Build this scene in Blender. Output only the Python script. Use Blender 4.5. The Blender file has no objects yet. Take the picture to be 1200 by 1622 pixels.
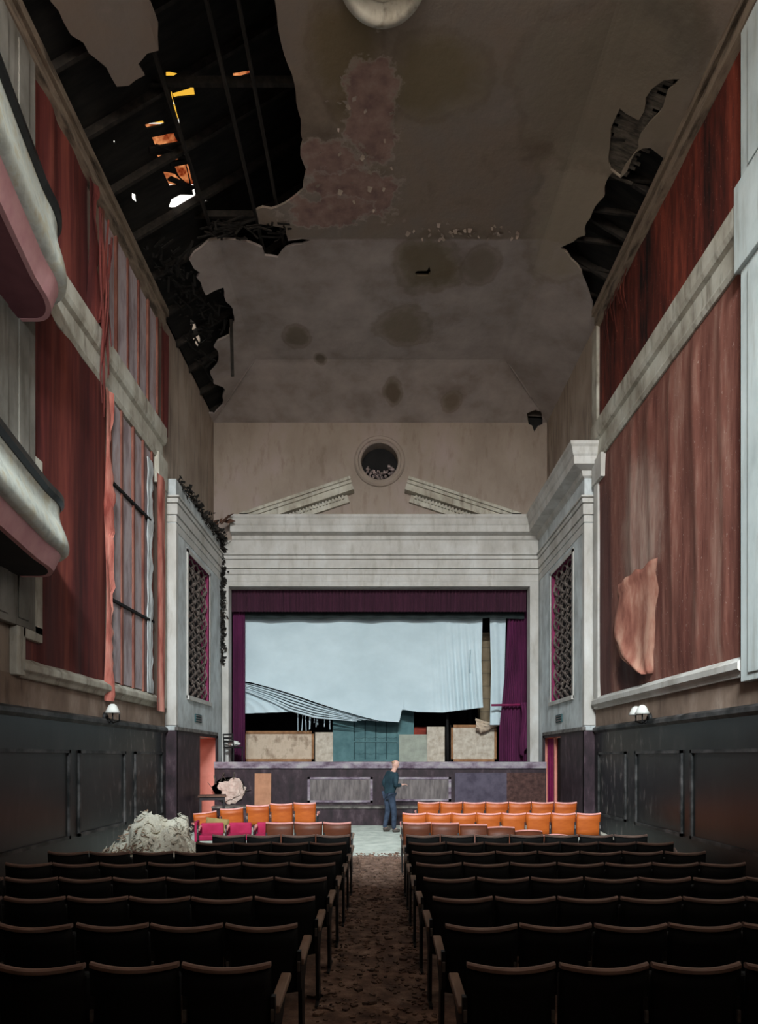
import bpy, bmesh, math, random
from mathutils import Vector, Matrix, noise
from mathutils.geometry import delaunay_2d_cdt

SC = bpy.context.scene
COL = SC.collection
random.seed(7)
EYE = 1.85                      # camera height above the stalls floor
F, CX, CY = 1050.0, 602.0, 1200.0

# ------------------------------------------------------------------ camera
cam = bpy.data.cameras.new('camera')
cam.sensor_width = 36.0
cam.lens = 36.0 * F / 1622.0
cam.shift_x = (600.0 - CX) / 1622.0
cam.shift_y = (CY - 811.0) / 1622.0
cam.clip_start, cam.clip_end = 0.05, 200
camo = bpy.data.objects.new('camera', cam)
camo.location = (0, 0, EYE)
camo.rotation_euler = (math.pi / 2, 0, 0)
COL.objects.link(camo)
SC.camera = camo

# ------------------------------------------------------------------ exposure, sky, lights
SC.view_settings.view_transform = 'Standard'
SC.view_settings.look = 'None'
SC.view_settings.gamma = 1.0
SC.view_settings.use_curve_mapping = False
SC.view_settings.exposure = 0.0

W = bpy.data.worlds.new('sky'); SC.world = W
W.use_nodes = True
bg = W.node_tree.nodes['Background']
bg.inputs[0].default_value = (0.95, 0.93, 0.86, 1)
bg.inputs[1].default_value = 1.5


def area(name, loc, rot, sx, sy, power, col):
    l = bpy.data.lights.new(name, 'AREA'); l.shape = 'RECTANGLE'
    l.size, l.size_y, l.energy, l.color = sx, sy, power, col
    o = bpy.data.objects.new(name, l); o.location = loc; o.rotation_euler = rot
    COL.objects.link(o)
    return o


# added lamp at the closed ceiling, over the rear of the upper gallery
area('added_overhead_lamp', (-0.4, -5.3, EYE + 10.3), (0, 0, 0), 4.4, 1.6, 14500, (0.88, 0.97, 1.0))
# added fill lamp before the closed rear wall, between the two galleries
area('rear_fill', (0.6, -6.4, EYE + 4.7), (math.radians(90), 0, 0), 7.0, 1.9, 720, (0.92, 0.97, 1.0))
# added fill from the right, to brighten the left balcony fronts
area('side_fill', (4.7, -3.6, EYE + 4.5), (math.radians(90), 0, math.radians(78)), 3.0, 1.8, 170, (0.94, 0.97, 1.0))
# added weak fill above the upper gallery, for the ceiling
area('upper_fill', (1.0, -6.4, EYE + 8.6), (math.radians(92), 0, 0), 6.0, 1.2, 460, (1.0, 0.93, 0.88))
# daylight falling into the two side passages through their outer doors
area('passage_daylight_west', (-5.6, 16.6, 2.3), (0, 0, 0), 0.9, 0.8, 26, (1.0, 0.9, 0.86))
area('passage_daylight_east', (5.6, 16.6, 2.3), (0, 0, 0), 0.9, 0.8, 9, (1.0, 0.9, 0.9))


# ------------------------------------------------------------------ helpers
def lin(c):
    r = []
    for v in c:
        v /= 255.0
        r.append(v / 12.92 if v <= 0.04045 else ((v + 0.055) / 1.055) ** 2.4)
    return (*r, 1.0)


class NT:
    """small node builder for one material"""
    def __init__(s, name, rough=0.8, spec=0.3):
        s.m = bpy.data.materials.new(name); s.m.use_nodes = True
        s.n = s.m.node_tree.nodes; s.l = s.m.node_tree.links
        s.b = s.n['Principled BSDF']
        s.b.inputs['Roughness'].default_value = rough
        s.b.inputs['Specular IOR Level'].default_value = spec
        s.tc = s.n.new('ShaderNodeTexCoord')

    def set(s, sock, v):
        if hasattr(v, 'links') or hasattr(v, 'is_output'):
            s.l.new(v, sock)
        else:
            sock.default_value = v

    def noise(s, scale=3, detail=6, stretch=(1, 1, 1), dist=0.0, rough=0.6):
        mp = s.n.new('ShaderNodeMapping'); mp.inputs['Scale'].default_value = stretch
        s.l.new(s.tc.outputs['Object'], mp.inputs['Vector'])
        nz = s.n.new('ShaderNodeTexNoise')
        nz.inputs['Scale'].default_value = scale; nz.inputs['Detail'].default_value = detail
        nz.inputs['Roughness'].default_value = rough; nz.inputs['Distortion'].default_value = dist
        s.l.new(mp.outputs[0], nz.inputs['Vector'])
        return nz.outputs['Fac']

    def wave(s, scale=3, direction='X', dist=2.0, stretch=(1, 1, 1)):
        mp = s.n.new('ShaderNodeMapping'); mp.inputs['Scale'].default_value = stretch
        s.l.new(s.tc.outputs['Object'], mp.inputs['Vector'])
        w = s.n.new('ShaderNodeTexWave'); w.bands_direction = direction
        w.inputs['Scale'].default_value = scale; w.inputs['Distortion'].default_value = dist
        w.inputs['Detail'].default_value = 3
        s.l.new(mp.outputs[0], w.inputs['Vector'])
        return w.outputs['Fac']

    def ramp(s, fac, stops):
        r = s.n.new('ShaderNodeValToRGB')
        e = r.color_ramp.elements
        while len(e) < len(stops): e.new(0.5)
        for el, (p, c) in zip(e, stops):
            el.position = p; el.color = lin(c) if len(c) == 3 else c
        s.l.new(fac, r.inputs[0])
        return r.outputs[0]

    def step(s, fac, a, b):
        r = s.n.new('ShaderNodeMapRange'); r.interpolation_type = 'SMOOTHSTEP'
        r.inputs[1].default_value = a; r.inputs[2].default_value = b
        s.l.new(fac, r.inputs[0])
        return r.outputs[0]

    def mix(s, fac, a, b, mode='MIX'):
        m = s.n.new('ShaderNodeMix'); m.data_type = 'RGBA'; m.blend_type = mode
        s.set(m.inputs[0], fac)
        for sock, v in ((m.inputs[6], a), (m.inputs[7], b)):
            s.set(sock, lin(v) if isinstance(v, tuple) and len(v) == 3 else v)
        return m.outputs[2]

    def math(s, op, a, b=0.0):
        m = s.n.new('ShaderNodeMath'); m.operation = op
        s.set(m.inputs[0], a); s.set(m.inputs[1], b)
        return m.outputs[0]

    def axis(s, k):
        x = s.n.new('ShaderNodeSeparateXYZ'); s.l.new(s.tc.outputs['Object'], x.inputs[0])
        return x.outputs[k]

    def blob(s, c, r, wob=0.35, edge=0.25, nscale=1.6, ring=False):
        """mask: an irregular patch of given centre and radii (or its rim)"""
        mp = s.n.new('ShaderNodeMapping')
        mp.inputs['Scale'].default_value = tuple(1.0 / q for q in r)
        mp.inputs['Location'].default_value = tuple(-a / q for a, q in zip(c, r))
        s.l.new(s.tc.outputs['Object'], mp.inputs['Vector'])
        ln = s.n.new('ShaderNodeVectorMath'); ln.operation = 'LENGTH'
        s.l.new(mp.outputs[0], ln.inputs[0])
        nz = s.noise(nscale, 5)
        d = s.math('ADD', ln.outputs['Value'], s.math('MULTIPLY', s.math('SUBTRACT', nz, 0.5), wob * 3))
        if ring:
            q = s.math('ABSOLUTE', s.math('SUBTRACT', d, 1.0))
            return s.step(q, edge, edge * 0.2)
        return s.step(d, 1.0 + edge / 2, 1.0 - edge / 2)

    def done(s, col, bump=None, strength=0.2, dist=0.02, rough=None):
        s.set(s.b.inputs['Base Color'], lin(col) if isinstance(col, tuple) and len(col) == 3 else col)
        if rough is not None: s.set(s.b.inputs['Roughness'], rough)
        if bump is not None:
            bp = s.n.new('ShaderNodeBump'); bp.inputs['Strength'].default_value = strength
            bp.inputs['Distance'].default_value = dist
            s.l.new(bump, bp.inputs['Height']); s.l.new(bp.outputs[0], s.b.inputs['Normal'])
        return s.m


def simple(name, c1, c2, scale=4, stretch=(1, 1, 1), rough=0.8, bump=0.15, spec=0.3, lo=0.35, hi=0.65, c3=None):
    t = NT(name, rough, spec)
    n = t.noise(scale, 7, stretch)
    st = [(lo, c1), (hi, c2)] if c3 is None else [(lo, c1), ((lo + hi) / 2, c2), (hi, c3)]
    return t.done(t.ramp(n, st), n, bump)


class MB:
    """collects shapes and links them as one mesh object"""
    def __init__(s): s.bm = bmesh.new()

    def face(s, pts):
        return s.bm.faces.new([s.bm.verts.new(p) for p in pts])

    def box(s, x0, x1, y0, y1, z0, z1, mtx=None):
        v = [s.bm.verts.new((x, y, z)) for x in (x0, x1) for y in (y0, y1) for z in (z0, z1)]
        for q in ((0, 1, 3, 2), (4, 6, 7, 5), (0, 4, 5, 1), (2, 3, 7, 6), (0, 2, 6, 4), (1, 5, 7, 3)):
            s.bm.faces.new([v[i] for i in q])
        if mtx is not None: bmesh.ops.transform(s.bm, matrix=mtx, verts=v)
        return v

    def prism(s, prof, axis, a0, a1):
        """profile polygon extruded along an axis. axis 'y': prof is (x,z); 'x': (y,z); 'z': (x,y)"""
        def p(u, v, a):
            return {'y': (u, a, v), 'x': (a, u, v), 'z': (u, v, a)}[axis]
        A = [s.bm.verts.new(p(u, v, a0)) for u, v in prof]
        B = [s.bm.verts.new(p(u, v, a1)) for u, v in prof]
        n = len(prof)
        for i in range(n):
            j = (i + 1) % n
            s.bm.faces.new((A[i], A[j], B[j], B[i]))
        s.bm.faces.new(A[::-1]); s.bm.faces.new(B)

    def bar(s, p, q, w, h=None, up=(0, 0, 1)):
        """square bar from p to q"""
        h = h or w
        p, q = Vector(p), Vector(q); d = (q - p).normalized(); u = Vector(up)
        if abs(d.dot(u)) > 0.95: u = Vector((0, 1, 0))
        a = d.cross(u).normalized() * w / 2; b = a.cross(d).normalized() * h / 2
        r = []
        for c in (p, q):
            r.append([s.bm.verts.new(c + a * i + b * j) for i, j in ((-1, -1), (1, -1), (1, 1), (-1, 1))])
        for i in range(4):
            j = (i + 1) % 4
            s.bm.faces.new((r[0][i], r[0][j], r[1][j], r[1][i]))
        s.bm.faces.new(r[0][::-1]); s.bm.faces.new(r[1])

    def tube(s, pts, r, n=8, cap=True):
        pts = [Vector(p) for p in pts]
        rs = r if isinstance(r, (list, tuple)) else [r] * len(pts)
        rings = []; u = None
        for i, p in enumerate(pts):
            d = (pts[min(i + 1, len(pts) - 1)] - pts[max(i - 1, 0)]).normalized()
            if u is None:
                u = d.cross(Vector((0, 0, 1)))
                if u.length < 0.1: u = d.cross(Vector((0, 1, 0)))
            u = (u - d * u.dot(d)).normalized(); v = d.cross(u)
            rings.append([s.bm.verts.new(p + (u * math.cos(2 * math.pi * k / n) + v * math.sin(2 * math.pi * k / n)) * rs[i]) for k in range(n)])
        for a, b in zip(rings, rings[1:]):
            for k in range(n):
                s.bm.faces.new((a[k], a[(k + 1) % n], b[(k + 1) % n], b[k]))
        if cap:
            s.bm.faces.new(rings[0][::-1]); s.bm.faces.new(rings[-1])

    def lathe(s, prof, c, n=32, axis='z', closed=False):
        """profile (radius, height) turned about an axis through c"""
        c = Vector(c); rings = []
        for k in range(n):
            a = 2 * math.pi * k / n; ca, sa = math.cos(a), math.sin(a); rg = []
            for r, h in prof:
                v = {'z': (r * ca, r * sa, h), 'y': (r * ca, h, r * sa), 'x': (h, r * ca, r * sa)}[axis]
                rg.append(s.bm.verts.new(c + Vector(v)))
            rings.append(rg)
        m = len(prof)
        for k in range(n):
            a, b = rings[k], rings[(k + 1) % n]
            for i in range(m if closed else m - 1):
                j = (i + 1) % m
                s.bm.faces.new((a[i], a[j], b[j], b[i]))

    def grid(s, fn, nu, nv):
        vs = [[s.bm.verts.new(fn(i / nu, j / nv)) for j in range(nv + 1)] for i in range(nu + 1)]
        for i in range(nu):
            for j in range(nv):
                s.bm.faces.new((vs[i][j], vs[i + 1][j], vs[i + 1][j + 1], vs[i][j + 1]))
        return vs

    def sweep(s, path, prof, closed_prof=True, cap=True):
        """profile (n,z) carried along a plan path of (x,y); n is measured to the right of travel"""
        rings = []; P = [Vector(p) for p in path]
        N = [Vector(((q - p).normalized().y, -(q - p).normalized().x)) for p, q in zip(P, P[1:])]
        for i, p in enumerate(P):
            n1, n2 = N[max(i - 1, 0)], N[min(i, len(N) - 1)]
            nrm = (n1 + n2) / (1.0 + n1.dot(n2))
            rings.append([s.bm.verts.new((p.x + nrm.x * n, p.y + nrm.y * n, z)) for n, z in prof])
        m = len(prof)
        for a, b in zip(rings, rings[1:]):
            for k in range(m if closed_prof else m - 1):
                s.bm.faces.new((a[k], a[(k + 1) % m], b[(k + 1) % m], b[k]))
        if cap and closed_prof:
            s.bm.faces.new(rings[0][::-1]); s.bm.faces.new(rings[-1])

    def build(s, name, mat, parent=None, smooth=False, bevel=0, thick=0, fix=True):
        if fix: bmesh.ops.recalc_face_normals(s.bm, faces=s.bm.faces)
        me = bpy.data.meshes.new(name); s.bm.to_mesh(me); s.bm.free()
        for q in (mat if isinstance(mat, (list, tuple)) else [mat]): me.materials.append(q)
        if smooth:
            for p in me.polygons: p.use_smooth = True
        o = bpy.data.objects.new(name, me); COL.objects.link(o)
        if parent: o.parent = parent
        if thick:
            md = o.modifiers.new('thickness', 'SOLIDIFY'); md.thickness = thick; md.offset = 0
        if bevel:
            md = o.modifiers.new('bevel', 'BEVEL'); md.width = bevel; md.segments = 2; md.limit_method = 'ANGLE'
        return o


def tag(o, label, cat, group=None, kind=None):
    o['label'] = label; o['category'] = cat
    if group: o['group'] = group
    if kind: o['kind'] = kind
    return o


def empty(name, loc=(0, 0, 0), rot=(0, 0, 0)):
    o = bpy.data.objects.new(name, None); o.location = loc; o.rotation_euler = rot
    COL.objects.link(o); return o


def thing(name, label, cat, loc=(0, 0, 0), rz=0, group=None):
    return tag(empty(name, loc, (0, 0, rz)), label, cat, group)


def struct(o, label=None):
    o['kind'] = 'structure'
    if label: o['label'] = label
    return o


def copy_tree(o, parent=None):
    c = o.copy(); COL.objects.link(c)
    if parent: c.parent = parent
    for ch in list(o.children): copy_tree(ch, c)
    return c


def inside(p, poly):
    x, y = p; r = False; n = len(poly)
    for i in range(n):
        x1, y1 = poly[i]; x2, y2 = poly[i - 1]
        if (y1 > y) != (y2 > y) and x < (x2 - x1) * (y - y1) / (y2 - y1) + x1: r = not r
    return r


def rough_poly(poly, step=0.12, amp=0.05, seed=0, skip=()):
    """a polygon outline broken up into a ragged edge"""
    out = []; n = len(poly)
    for i in range(n):
        a, b = Vector(poly[i]), Vector(poly[(i + 1) % n]); L = (b - a).length
        k = max(1, int(L / step)); nr = Vector((-(b - a).y, (b - a).x)).normalized() if L else Vector((0, 0))
        for j in range(k):
            p = a.lerp(b, j / k)
            w = noise.noise(Vector((p.x * 3.1, p.y * 3.1, seed))) + 0.6 * noise.noise(Vector((p.x * 9.3, p.y * 9.3, seed + 4)))
            out.append(tuple(p + nr * w * amp))
    return out


def holed(mb, outer, holes, fmap, gstep=None, lines=()):
    """flat sheet with holes, mapped to 3-D"""
    pts = []; edges = []
    def add(poly):
        b = len(pts); pts.extend(Vector(p) for p in poly)
        edges.extend((b + i, b + (i + 1) % len(poly)) for i in range(len(poly)))
    add(outer)
    for h in holes: add(h)
    for p, q in lines:
        b = len(pts); pts.extend((Vector(p), Vector(q))); edges.append((b, b + 1))
    if gstep:
        x0, x1 = min(p[0] for p in outer), max(p[0] for p in outer)
        y0, y1 = min(p[1] for p in outer), max(p[1] for p in outer)
        nx, ny = int((x1 - x0) / gstep), int((y1 - y0) / gstep)
        for i in range(1, nx):
            for j in range(1, ny):
                p = (x0 + (x1 - x0) * i / nx, y0 + (y1 - y0) * j / ny)
                if inside(p, outer): pts.append(Vector(p))
    vs, es, fs, *_ = delaunay_2d_cdt(pts, edges, [], 0, 1e-5)
    keep = []
    for f in fs:
        c = sum((vs[i] for i in f), Vector((0, 0))) / len(f)
        if inside(c, outer) and not any(inside(c, h) for h in holes): keep.append(f)
    used = {i for f in keep for i in f}
    V = {i: mb.bm.verts.new(fmap(vs[i].x, vs[i].y)) for i in used}
    for f in keep: mb.bm.faces.new([V[i] for i in f])


ORD = ['first', 'second', 'third', 'fourth', 'fifth', 'sixth', 'seventh', 'eighth', 'ninth', 'tenth']


def at(x, y, d):
    """the point at depth d seen at picture position x,y of the survey photograph"""
    return Vector(((x - CX) * d / F, d, EYE + (CY - y) * d / F))


def R(z): return EYE + z          # heights measured from eye level


# ------------------------------------------------------------------ the hall's main dimensions
WX = 4.9        # side walls
BX = 4.65       # face of the side bays next to the stage
BY = 15.1       # where the bays begin
PY = 19.5       # proscenium wall
SY = 18.6       # stage front
STZ = 1.72      # stage floor
RZ = R(9.85)    # wall head
CZ = R(10.45)   # flat of the ceiling


def ceil_h(x, y):
    s = max(0.0, (abs(x) - 3.28) / (WX - 3.28), (y - 17.4) / (PY - 17.4))
    s = min(s, 1.0)
    return CZ - 0.6 * (s ** 1.25)


def on_ceiling(x, y):
    d = 12.0; z = CZ
    for _ in range(12):
        t = (z - EYE) / (CY - y); X, Y = (x - CX) * t, F * t
        z = ceil_h(X, Y)
    return (X, Y)


def roof_h(x): return 11.78 + (WX + 0.0 - abs(x)) * 0.6


def on_roof(x, y):
    t = (11.78 - EYE + 0.6 * WX) / ((CY - y) + 0.6 * abs(x - CX))
    return ((x - CX) * t, F * t)

# ================================================================== MATERIALS
def ceiling_mat():
    t = NT('stained_ceiling_plaster', 0.9, 0.2)
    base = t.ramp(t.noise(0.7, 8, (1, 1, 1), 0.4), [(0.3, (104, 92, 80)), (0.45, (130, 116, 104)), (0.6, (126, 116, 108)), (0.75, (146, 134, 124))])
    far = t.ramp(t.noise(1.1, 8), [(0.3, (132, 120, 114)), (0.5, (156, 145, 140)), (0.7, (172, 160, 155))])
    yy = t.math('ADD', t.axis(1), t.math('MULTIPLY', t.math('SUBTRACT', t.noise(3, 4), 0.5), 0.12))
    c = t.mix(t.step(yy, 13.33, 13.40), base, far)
    # brown water rings and tide marks
    for (x, y), r, col in (((680, 420), (0.62, 0.75, 3), (104, 92, 70)), ((690, 120), (0.75, 0.6, 3), (112, 100, 78)), ((640, 520), (0.6, 0.6, 3), (120, 108, 92)),
                           ((470, 534), (0.3, 0.4, 3), (110, 98, 84)), ((555, 90), (0.5, 0.9, 3), (110, 96, 72)), ((715, 635), (0.25, 0.3, 3), (112, 98, 82)),
                           ((925, 300), (0.8, 2.0, 3), (150, 138, 122)), ((1030, 60), (0.7, 0.6, 3), (84, 78, 70)), ((622, 622), (0.22, 0.4, 3), (98, 84, 66)),
                           ((507, 568), (0.15, 0.2, 3), (92, 82, 68)), ((760, 420), (0.35, 0.5, 3), (120, 108, 96)), ((960, 130), (1.2, 1.2, 3), (124, 114, 100))):
        X, Y = on_ceiling(x, y); z = ceil_h(X, Y)
        c = t.mix(t.math('MULTIPLY', t.blob((X, Y, z), r, 0.5, 0.8), 0.85), c, col)
        c = t.mix(t.math('MULTIPLY', t.blob((X, Y, z), tuple(q * 1.15 for q in r), 0.3, 0.12, ring=True), 0.22), c, (92, 78, 60))
    # bare pink patches where the paint has come away, with a pale torn rim
    for (x, y), r in (((592, 185), (0.42, 0.95, 3)), ((520, 255), (0.62, 0.35, 3)), ((560, 310), (0.85, 0.55, 3)), ((520, 335), (0.75, 0.35, 3))):
        X, Y = on_ceiling(x, y)
        m = t.blob((X, Y, CZ), r, 0.75, 0.18, 2.4)
        c = t.mix(t.math('MULTIPLY', t.blob((X, Y, CZ), tuple(q * 1.12 for q in r), 0.75, 0.15, 2.4), 0.6), c, (164, 152, 142))
        c = t.mix(t.math('MULTIPLY', m, 0.9), c, t.ramp(t.noise(4, 8), [(0.3, (112, 86, 82)), (0.55, (142, 114, 106)), (0.72, (158, 138, 126))]))
    nz = t.noise(6, 10)
    return t.done(c, nz, 0.3, 0.03)


MAT = {}
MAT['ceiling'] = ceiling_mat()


def streak_wall(name, a, b, c, s=1.2, zs=0.18, dirt=(60, 50, 42), amt=0.5):
    t = NT(name, 0.85, 0.2)
    n = t.noise(s, 8, (1, 1, 0.6))
    base = t.ramp(n, [(0.3, a), (0.5, b), (0.7, c)])
    st = t.noise(3.5, 6, (1.6, 1.6, zs))
    k = t.mix(t.math('MULTIPLY', t.step(st, 0.5, 0.72), amt), base, dirt)
    return t.done(k, t.noise(9, 8), 0.2, 0.02)


MAT['wall'] = streak_wall('dirty_cream_wall_plaster', (136, 120, 108), (154, 138, 124), (170, 156, 142))
MAT['front'] = streak_wall('dusty_pink_grey_plaster', (138, 124, 112), (152, 138, 126), (160, 144, 138), 0.9, 0.5, (112, 92, 78), 0.35)
MAT['strip'] = streak_wall('brown_stained_wall_strip', (110, 92, 80), (134, 114, 100), (166, 148, 134), 1.5, 0.3, (70, 56, 46), 0.5)
MAT['bay'] = streak_wall('mottled_grey_bay_plaster', (158, 160, 158), (192, 196, 196), (214, 220, 220), 2.2, 0.5, (96, 98, 94), 0.4)
MAT['cream'] = streak_wall('off_white_gloss_moulding', (170, 165, 158), (188, 184, 178), (204, 202, 198), 1.6, 0.4, (138, 128, 114), 0.35)
MAT['oldcream'] = streak_wall('weathered_moulding', (142, 134, 120), (178, 172, 158), (200, 198, 186), 2.2, 0.35, (84, 72, 58), 0.6)
MAT['timber'] = simple('weathered_wall_plate_timber', (70, 60, 50), (132, 116, 100), 2.5, (2, 0.5, 2), 0.9, c3=(96, 82, 70))
MAT['pilaster'] = streak_wall('cool_white_pilaster_paint', (168, 176, 174), (190, 198, 196), (204, 212, 210), 1.4, 0.2, (136, 130, 116), 0.4)
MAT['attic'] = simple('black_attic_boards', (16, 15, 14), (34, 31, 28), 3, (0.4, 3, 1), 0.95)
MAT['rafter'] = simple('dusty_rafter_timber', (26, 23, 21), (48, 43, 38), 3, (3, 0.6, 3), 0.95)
MAT['lath'] = simple('grey_broken_lath', (58, 54, 48), (104, 96, 86), 5, (1, 4, 1), 0.95)
MAT['black'] = simple('plain_black', (14, 13, 13), (26, 24, 24), 4)  # plain black, also for the dark of gaps and recesses
MAT['stagedark'] = simple('stage_house_dark_paint', (22, 20, 22), (40, 36, 36), 2)


def wainscot():
    t = NT('black_green_gloss_panelling', 0.35, 0.5)
    n = t.noise(2.2, 8, (1, 1, 0.5))
    c = t.ramp(n, [(0.35, (16, 18, 18)), (0.6, (27, 29, 28)), (0.72, (42, 40, 40))])
    sc = t.step(t.noise(7, 9, (1, 1, 0.35)), 0.54, 0.68)
    lim = t.step(t.axis(1), 10.5, 14.5)
    c = t.mix(t.math('MULTIPLY', t.math('MULTIPLY', sc, lim), 0.55), c, (150, 140, 136))
    return t.done(c, n, 0.1, 0.02, t.ramp(t.noise(3, 5), [(0.3, (90, 90, 90, 1)), (0.7, (150, 150, 150, 1))]) if False else None)


MAT['wainscot'] = wainscot()
MAT['purple'] = simple('scuffed_purple_brown_paint', (34, 23, 28), (54, 38, 45), 5, (1, 1, 0.5), 0.55, c3=(88, 72, 78), lo=0.35, hi=0.75)
MAT['panelmould'] = simple('scuffed_black_moulding', (26, 27, 27), (92, 89, 88), 5, (1, 0.6, 0.6), 0.5, lo=0.4, hi=0.72)
MAT['scuff'] = simple('worn_panel_moulding', (66, 60, 58), (128, 122, 116), 6, (1, 1, 1), 0.6)
MAT['lip'] = simple('chipped_lilac_stage_edge', (92, 74, 88), (140, 126, 138), 6, (0.5, 1, 1), 0.7, c3=(166, 158, 160))


def red_paint(name, dark, mid, pale, seed, dripz=0.22, light=0.5, lo=0.38, hi=0.66):
    t = NT(name, 0.75, 0.25)
    n = t.noise(2.2, 8, (1, 1.0, dripz * 0.35), 0.3)
    n2 = t.noise(7, 8, (1, 1.3, dripz))
    f = t.math('ADD', t.math('MULTIPLY', n, 0.65), t.math('MULTIPLY', n2, 0.35))
    c = t.ramp(f, [(lo, dark), ((lo + hi) / 2, mid), (hi, pale)])
    fl = t.step(t.noise(30, 4, (1, 1, 0.6)), 0.655, 0.70)
    c = t.mix(t.math('MULTIPLY', fl, light), c, (206, 188, 176))
    return t, c, f


t, c, f = red_paint('faded_red_wall_fabric', (94, 52, 44), (128, 82, 70), (158, 122, 108), 1)
# a bleached sheet above the tear
c = t.mix(t.math('MULTIPLY', t.blob((4.8, 12.35, R(4.3)), (3, 0.85, 1.25), 0.35, 0.8, 1.6), 0.7), c, t.ramp(t.noise(8, 8, (1, 1.2, .25)), [(0.35, (150, 116, 104)), (0.65, (180, 156, 142))]))
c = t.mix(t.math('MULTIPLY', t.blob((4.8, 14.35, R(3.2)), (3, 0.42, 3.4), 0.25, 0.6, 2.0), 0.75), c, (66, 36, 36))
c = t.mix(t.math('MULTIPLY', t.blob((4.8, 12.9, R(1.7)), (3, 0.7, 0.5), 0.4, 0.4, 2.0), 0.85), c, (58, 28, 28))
MAT['redpanel'] = t.done(c, f, 0.4, 0.04)
t, c, f = red_paint('deep_red_damp_wall_fabric', (20, 11, 10), (86, 34, 25), (132, 60, 44), 2, 0.3, 0.3)
MAT['redupper'] = t.done(c, f, 0.4, 0.04)
t, c, f = red_paint('brick_red_wall_fabric', (62, 27, 27), (96, 43, 39), (132, 68, 56), 3, 0.1, 0.0)
MAT['redleft'] = t.done(c, f, 0.3, 0.03)
MAT['tornred'] = simple('torn_salmon_fabric', (150, 72, 62), (196, 118, 104), 4, (1, 1, 0.3), 0.8, c3=(214, 150, 134))
MAT['flap'] = simple('faded_flap_fabric', (124, 74, 62), (156, 102, 86), 3, (1, 1, 0.4), 0.8, c3=(186, 142, 122))
MAT['board'] = simple('pale_mauve_backing_board', (136, 120, 122), (176, 164, 166), 3, (1, 1, 0.3), 0.8, c3=(152, 128, 124))
MAT['batten'] = simple('red_stained_batten', (96, 52, 44), (140, 92, 78), 4, (1, 1, 0.3), 0.85)
MAT['grille'] = simple('dusty_grille_plaster', (88, 76, 72), (126, 114, 106), 6)
MAT['magenta'] = simple('magenta_reveal_paint', (110, 22, 64), (136, 34, 82), 3, rough=0.6)
MAT['curtain'] = simple('aubergine_stage_curtain', (70, 24, 54), (96, 34, 74), 3, (1, 1, 0.2), 0.85)
MAT['valance'] = simple('plum_valance_velvet', (54, 26, 40), (70, 34, 52), 4, (3, 1, 0.1), 0.9)
MAT['border'] = simple('black_green_border_cloth', (22, 30, 30), (36, 44, 44), 3)
MAT['salmon'] = simple('salmon_passage_paint', (208, 128, 112), (226, 148, 132), 2, rough=0.7)
MAT['screen'] = simple('pale_blue_backcloth', (190, 207, 213), (206, 222, 228), 1.0, (0.7, 1, 1), 0.85, bump=0.05)
MAT['pink'] = simple('dusty_pink_balcony_band', (206, 150, 154), (222, 170, 172), 3)
MAT['balcony'] = simple('cracked_cream_balcony_paint', (184, 188, 178), (210, 214, 204), 5, c3=(196, 190, 166), rough=0.5)
MAT['maroon'] = simple('maroon_soffit_paint', (112, 66, 74), (128, 80, 86), 2)
MAT['soffit'] = simple('dark_brown_soffit_paint', (30, 26, 26), (42, 36, 36), 2)
MAT['rail'] = simple('black_handrail_paint', (26, 28, 28), (44, 46, 46), 4, rough=0.35)


def floor_mat():
    t = NT('stalls_floor', 0.9, 0.2)
    dirt = t.ramp(t.noise(5, 10), [(0.3, (90, 72, 64)), (0.5, (136, 110, 96)), (0.72, (186, 158, 140))])
    pale = t.ramp(t.noise(3, 8), [(0.3, (178, 186, 176)), (0.6, (216, 222, 212)), (0.75, (232, 232, 222))])
    y = t.math('ADD', t.axis(1), t.math('MULTIPLY', t.math('SUBTRACT', t.noise(3, 4), 0.5), 0.5))
    return t.done(t.mix(t.step(y, 12.4, 12.6), dirt, pale), t.noise(14, 10), 0.5, 0.05)


MAT['floor'] = floor_mat()
MAT['seatshade'] = simple('shade_darkened_seat', (19, 21, 22), (27, 29, 30), 3, rough=0.7, bump=0.05)  # shade put into the colour of the near rows' seats
MAT['seatrail'] = simple('worn_wooden_seat_rail', (150, 122, 112), (184, 156, 144), 8, (0.3, 1, 1), 0.6)
MAT['seatarm'] = simple('worn_wooden_armrest', (140, 114, 98), (176, 150, 132), 8, (1, 0.3, 1), 0.6)
MAT['iron'] = simple('black_seat_iron', (24, 24, 25), (46, 45, 45), 6, rough=0.5)
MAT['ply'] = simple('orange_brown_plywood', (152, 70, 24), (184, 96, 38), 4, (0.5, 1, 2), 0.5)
MAT['halfshadeply'] = simple('half_shaded_plywood', (82, 44, 30), (112, 62, 40), 4, (0.5, 1, 2), 0.5)  # the orange plywood again, with half shade put into its colour
MAT['pinkrail'] = simple('faded_pink_seat_rail', (206, 128, 122), (228, 168, 160), 6)
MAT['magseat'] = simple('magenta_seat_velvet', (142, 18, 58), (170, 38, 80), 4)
MAT['olive'] = simple('olive_stained_plywood', (120, 104, 62), (156, 134, 84), 3)
MAT['white'] = simple('white_plaster', (200, 200, 194), (224, 224, 218), 4)


# ================================================================== STRUCTURE
mb = MB(); mb.box(-7, 7, -8, 19.5, -0.2, 0)
struct(mb.build('floor', MAT['floor']), 'stalls floor, rubble-strewn aisle and pale bare floor by the stage')

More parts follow.
